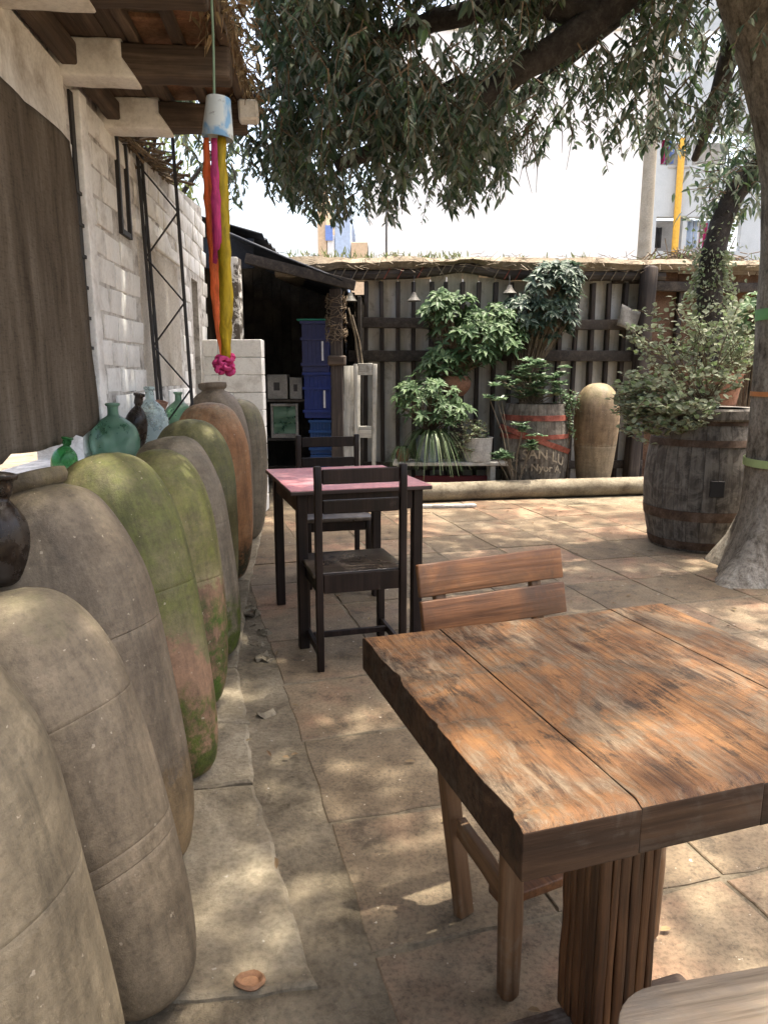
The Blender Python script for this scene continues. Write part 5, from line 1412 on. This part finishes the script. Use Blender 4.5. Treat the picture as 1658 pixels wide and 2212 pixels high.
# ------------------------------------------------------------------ ivy clad leaning tree behind the cask
iv = thing('ivy_tree', 'dark leaning tree trunk clad in ivy behind the dusty shrub', 'tree', (0, 0, 0))
Yv = 7.0
pth = [Vector((gy(1540, 900, Yv).x, Yv, 0)), gy(1535, 760, Yv), gy(1532, 620, Yv), gy(1540, 545, Yv), gy(1556, 480, Yv), gy(1580, 425, Yv), gy(1620, 370, Yv), gy(1680, 320, Yv), gy(1780, 250, Yv)]
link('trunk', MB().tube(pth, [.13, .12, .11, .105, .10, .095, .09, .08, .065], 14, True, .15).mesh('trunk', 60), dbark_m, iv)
mb = MB()
for k in range(2300):
    s_ = rnd.uniform(.5, 4.4); i = int(s_); f = s_ - i; p = pth[i] * (1 - f) + pth[i + 1] * f
    a = rnd.uniform(0, 6.28); r = rnd.uniform(.06, .15) + (.10 if i < 2 else 0) * rnd.random()
    if i >= 3 and rnd.random() < .85: continue
    q_ = p + Vector((r * math.cos(a), r * math.sin(a), 0)); leaf(mb, q_, Vector((math.cos(a), math.sin(a), rnd.uniform(-1, .3))), rv() + Vector((0, 0, .5)), rnd.uniform(.03, .055), .03, .15, .1)
for x0, y0, n_ in ((1590, 440, 60), (1500, 480, 60)):
    base = gy(x0, y0, Yv)
    for k in range(n_):
        p = base + Vector((rnd.gauss(0, .05), rnd.gauss(0, .05), -rnd.uniform(0, .75))); leaf(mb, p, rv() + Vector((0, 0, -.5)), rv(), .045, .028)
stuff(link('ivy', mb.mesh('ivy', 0), leafD, iv))
mb = MB(); tw = MB()
for k in range(90):
    i = rnd.choice([5, 6, 7]); f = rnd.random(); p = pth[i] * (1 - f) + pth[i + 1] * f
    e = p + Vector((rnd.uniform(-.55, .25), rnd.uniform(-.3, .3), rnd.uniform(-.25, .35)))
    tw.tube([p, (p + e) / 2 + Vector((0, 0, .05)), e], [.008, .005, .003], 3, False)
    for j in range(9):
        q_ = p + (e - p) * rnd.uniform(.5, 1.05) + rv(.06); leaf(mb, q_, rv() + Vector((0, 0, -.7)), rv() + Vector((0, 0, .6)), rnd.uniform(.08, .12), .033, .15, .15)
stuff(link('crown', mb.mesh('crown', 0), leafA, iv)); link('twigs', tw.mesh('twigs', 0), twig_m, iv)

# ------------------------------------------------------------------ pale tree beyond the left wall
ft = thing('far_tree', 'sunlit yellowish green tree showing past the eave beyond the white wall', 'tree', (-3.4, 10.5, 0))
link('trunk', MB().tube([(0, 0, 0), (.05, 0, 1.5), (.1, 0, 3.2)], [.16, .13, .09], 12, True, .1).mesh('trunk', 60), dbark_m, ft)
for k in range(5):
    a = k * 1.3; link('limb', MB().tube([(.1, 0, 3.0), (.1 + .5 * math.cos(a), .5 * math.sin(a), 3.7), (.1 + 1.0 * math.cos(a), .9 * math.sin(a), 4.3)], [.06, .04, .02], 8).mesh('limb', 60), dbark_m, ft)
mb = MB()
for k in range(4200):
    v = rv()
    if v.length > 1 or noise.noise(v * 2.4) < -.12: continue
    p = Vector((.1 + v.x * 1.5, v.y * 1.2, 4.55 + v.z * 1.25)); leaf(mb, p, rv() + Vector((0, 0, -.8)), rv() + Vector((0, 0, .5)), rnd.uniform(.10, .16), .05, .15, .1)
stuff(link('crown', mb.mesh('crown', 0), leafF, ft))

# ------------------------------------------------------------------ buildings behind
Yb = 27.0
def bx_(x): return gy(x, 500, Yb).x
wb = thing('white_apartment_building', 'white apartment block with open laundry balconies and a yellow pipe', 'building', (0, 0, 0))
zs = lambda y: gy(1500, y, Yb).z
X0, X1 = gy(1405, 450, Yb).x, 24.0
z_l0, z_l1, z_u0, z_u1 = zs(542), zs(468), zs(357), zs(285)
ztop_ = 14.0
def fac(x0, x1, z0, z1_, y0=Yb, d=.3, mat=bfac_m, name='facade'): return boxo(name, (x0, y0, z0), (x1, y0 + d, z1_), mat, wb, 0)
fac(X0, X1, 0, z_l0); fac(X0, X1, z_l1, z_u0); fac(X0, X1, z_u1, z_u1 + 1.9); fac(X0, X1, z_u1 + 3.15, ztop_)
o1, o2, o3 = gy(1415, 500, Yb).x, gy(1472, 500, Yb).x, gy(1482, 500, Yb).x
o4 = gy(1600, 500, Yb).x
for (za, zb) in ((z_l0, z_l1), (z_u0, z_u1), (z_u1 + 1.9, z_u1 + 3.15)):
    fac(X0, o1, za, zb); fac(o2, o3, za, zb); fac(o4, X1, za, zb)
    boxo('balcony_floor', (o1, Yb + .301, za - .15), (o4, Yb + 2.2, za - .02), bwhite_m, wb, 0)
    boxo('balcony_back', (X0, Yb + 2.2, za - .2), (o4 + .2, Yb + 2.3, zb + .3), bgrey_m, wb, 0)
boxo('side_wall', (X0, Yb + .301, 0), (X0 + .25, Yb + 9, ztop_), bwhite_m, wb, 0)
for (x, y, w, h, m, zb) in ((1435, 0, .3, .9, blue2_m, z_u0), (1428, 0, .2, .8, rib_p, z_u0), (1495, 0, .35, .95, bblue_m, z_l0), (1510, 0, .3, .9, paper_m, z_l0), (1524, 0, .22, .85, rib_p, z_l0), (1538, 0, .4, .95, bblue_m, z_l0), (1420, 0, .3, .7, black_m, z_l0)):
    X = gy(x, 500, Yb).x
    cl = MB(); vs = []
    for i in range(7):
        for j in range(2): vs.append((X + w * i / 6, Yb + .5 + .05 * math.sin(i * 1.9), zb + .18 + h * j))
    fs = [(i * 2, i * 2 + 2, i * 2 + 3, i * 2 + 1) for i in range(6)]
    o = link('laundry', cl.add(vs, fs).mesh('laundry', 60), m, wb); s_ = o.modifiers.new('s', 'SOLIDIFY'); s_.thickness = .02
p0, p1 = gy(1455, 575, Yb - .2), gy(1473, 298, Yb - .2)
link('yellow_pipe', MB().tube([(p0.x, Yb - .14, 0), (p0.x, Yb - .14, p1.z), ], .115, 12).mesh('yellow_pipe'), ypipe_m, wb)
for z in (z_l1 + 1.6,): boxo('pipe_bracket', (p0.x - .4, Yb - .03, z), (p0.x + .4, Yb - .002, z + .05), bgrey_m, wb, 0)

w2 = thing('white_warehouse', 'broad plain white building rising behind the cane roof', 'building', (0, 0, 0))
xa, xb = gy(836, 530, 24).x, gy(1392, 530, 24).x
boxo('wall', (xa, 24, 0), (xb, 34, 11.5), bwhite_m, w2, .02)
boxo('parapet', (xa - .06, 23.94, 11.5), (xb + .06, 34.06, 11.75), bwhite_m, w2, .02)
boxo('corner_pier', (xa - .26, 24.2, 0), (xa - .01, 24.6, 11.2), bgrey_m, w2, .01)
w3 = thing('painted_house', 'beige and pale blue painted house front beyond the shed roof', 'building', (0, 0, 0))
xp = lambda x: gy(x, 530, 22).x
for (a, b, m, zt_) in ((686, 706, beige_m, 6.6), (707, 722, bwhite_m, 5.3), (723, 757, bblue_m, 6.0), (758, 794, beige_m, 5.1), (795, 832, bwhite_m, 6.8)):
    boxo('wall_panel', (xp(a), 22, 0), (xp(b) - .005, 26, zt_), m, w3, .01)
boxo('blue_panel', (xp(703), 21.96, gy(700, 520, 22).z), (xp(719), 21.998, gy(700, 487, 22).z), blue2_m, w3, 0)

up_ = thing('utility_pole', 'tan concrete utility pole standing beyond the fence', 'pole', (gy(1389, 560, 14).x, 14, 0))
link('shaft', MB().lathe([(.145, 0), (.085, 9.5)], 20).mesh('shaft', 50), pole_m, up_)
for z in (8.3, 8.9): boxo('crossarm', (-.6, -.13, z), (.6, -.02 - .08, z + .09), pole_m, up_, .005)

# ------------------------------------------------------------------ bell lamps, paper, ring in the slab
bell_m = rough_mat('dusty_enamel', (.05, .047, .042), (.10, .094, .083), (.15, .14, .125), 9, .6, .2, .003, 0, .1)
for (x, y, lb) in ((757, 643, 'dusty bell shaped lamp shade hanging beside the shed post'), (894, 642, 'dusty bell shaped lamp shade hanging left of the tall shrub'), (1100, 626, 'dusty bell shaped lamp shade hanging between shrub and climber')):
    p = gy(x, y, 8.62)
    L_ = thing('bell_lamp', lb, 'lamp', (p.x, 8.62, p.z), 0, 'bell lamps under the fence beam')
    link('shade', MB().lathe([(.078, -.045), (.08, -.04), (.062, -.02), (.038, .005), (.028, .035), (.022, .05), (.004, .054)], 24, 0, 0, True, False).mesh('shade', 40), bell_m, L_)
    link('cord', MB().tube([(0, 0, .05), (0.004, .06, 2.45 - p.z)], .004, 5).mesh('cord'), black_m, L_)
p = gy(1358, 688, 8.78); mb = MB(); vs = []; fs = []
for i in range(7):
    for j in range(7):
        u = i / 6 - .5; w = j / 6 - .5
        vs.append((p.x + .23 * u + .04 * w, 8.80 + .02 * math.sin(u * 5 + w * 3), p.z + .24 * w - .05 * u - .02 * math.sin(u * 3)))
for i in range(6):
    for j in range(6): a = i * 7 + j; fs.append((a, a + 7, a + 8, a + 1))
o = link('pale_cloth', mb.add(vs, fs).mesh('pale_cloth', 60), box_m); o.modifiers.new('s', 'SOLIDIFY').thickness = .003
tag(o, 'pale square cloth pinned on the fence beside the slanting log post', 'cloth')
p = gz(540, 2120, .016)
o = link('broken_pot_base', MB().lathe([(.032, .0), (.036, .006), (.030, .012), (.022, .006), (.02, .003), (.004, .004)], 18, 0, 0, True, False, .25, 3).mesh('broken_pot_base', 30), clay_m, None, (p.x, p.y, .014)); o.scale = (1.0, .75, 1)
tag(o, 'small broken terracotta pot base lying on the concrete slab', 'pot shard')

# ------------------------------------------------------------------ floor litter
mb = MB()
for k in range(150):
    t = rnd.random()
    X = rnd.uniform(-.7, 2.8); Y = rnd.uniform(1.2, 7.2)
    p = Vector((X, Y, .008)); a = rnd.uniform(0, 6.28)
    leaf(mb, p, Vector((math.cos(a), math.sin(a), .02)), Vector((0, 0, 1)), rnd.uniform(.02, .06), rnd.uniform(.01, .022), .2, .0)
o = stuff(link('leaf_litter', mb.mesh('leaf_litter', 0), litter_m)); o['label'] = 'dry fallen leaves scattered over the paving'; o['category'] = 'leaf litter'
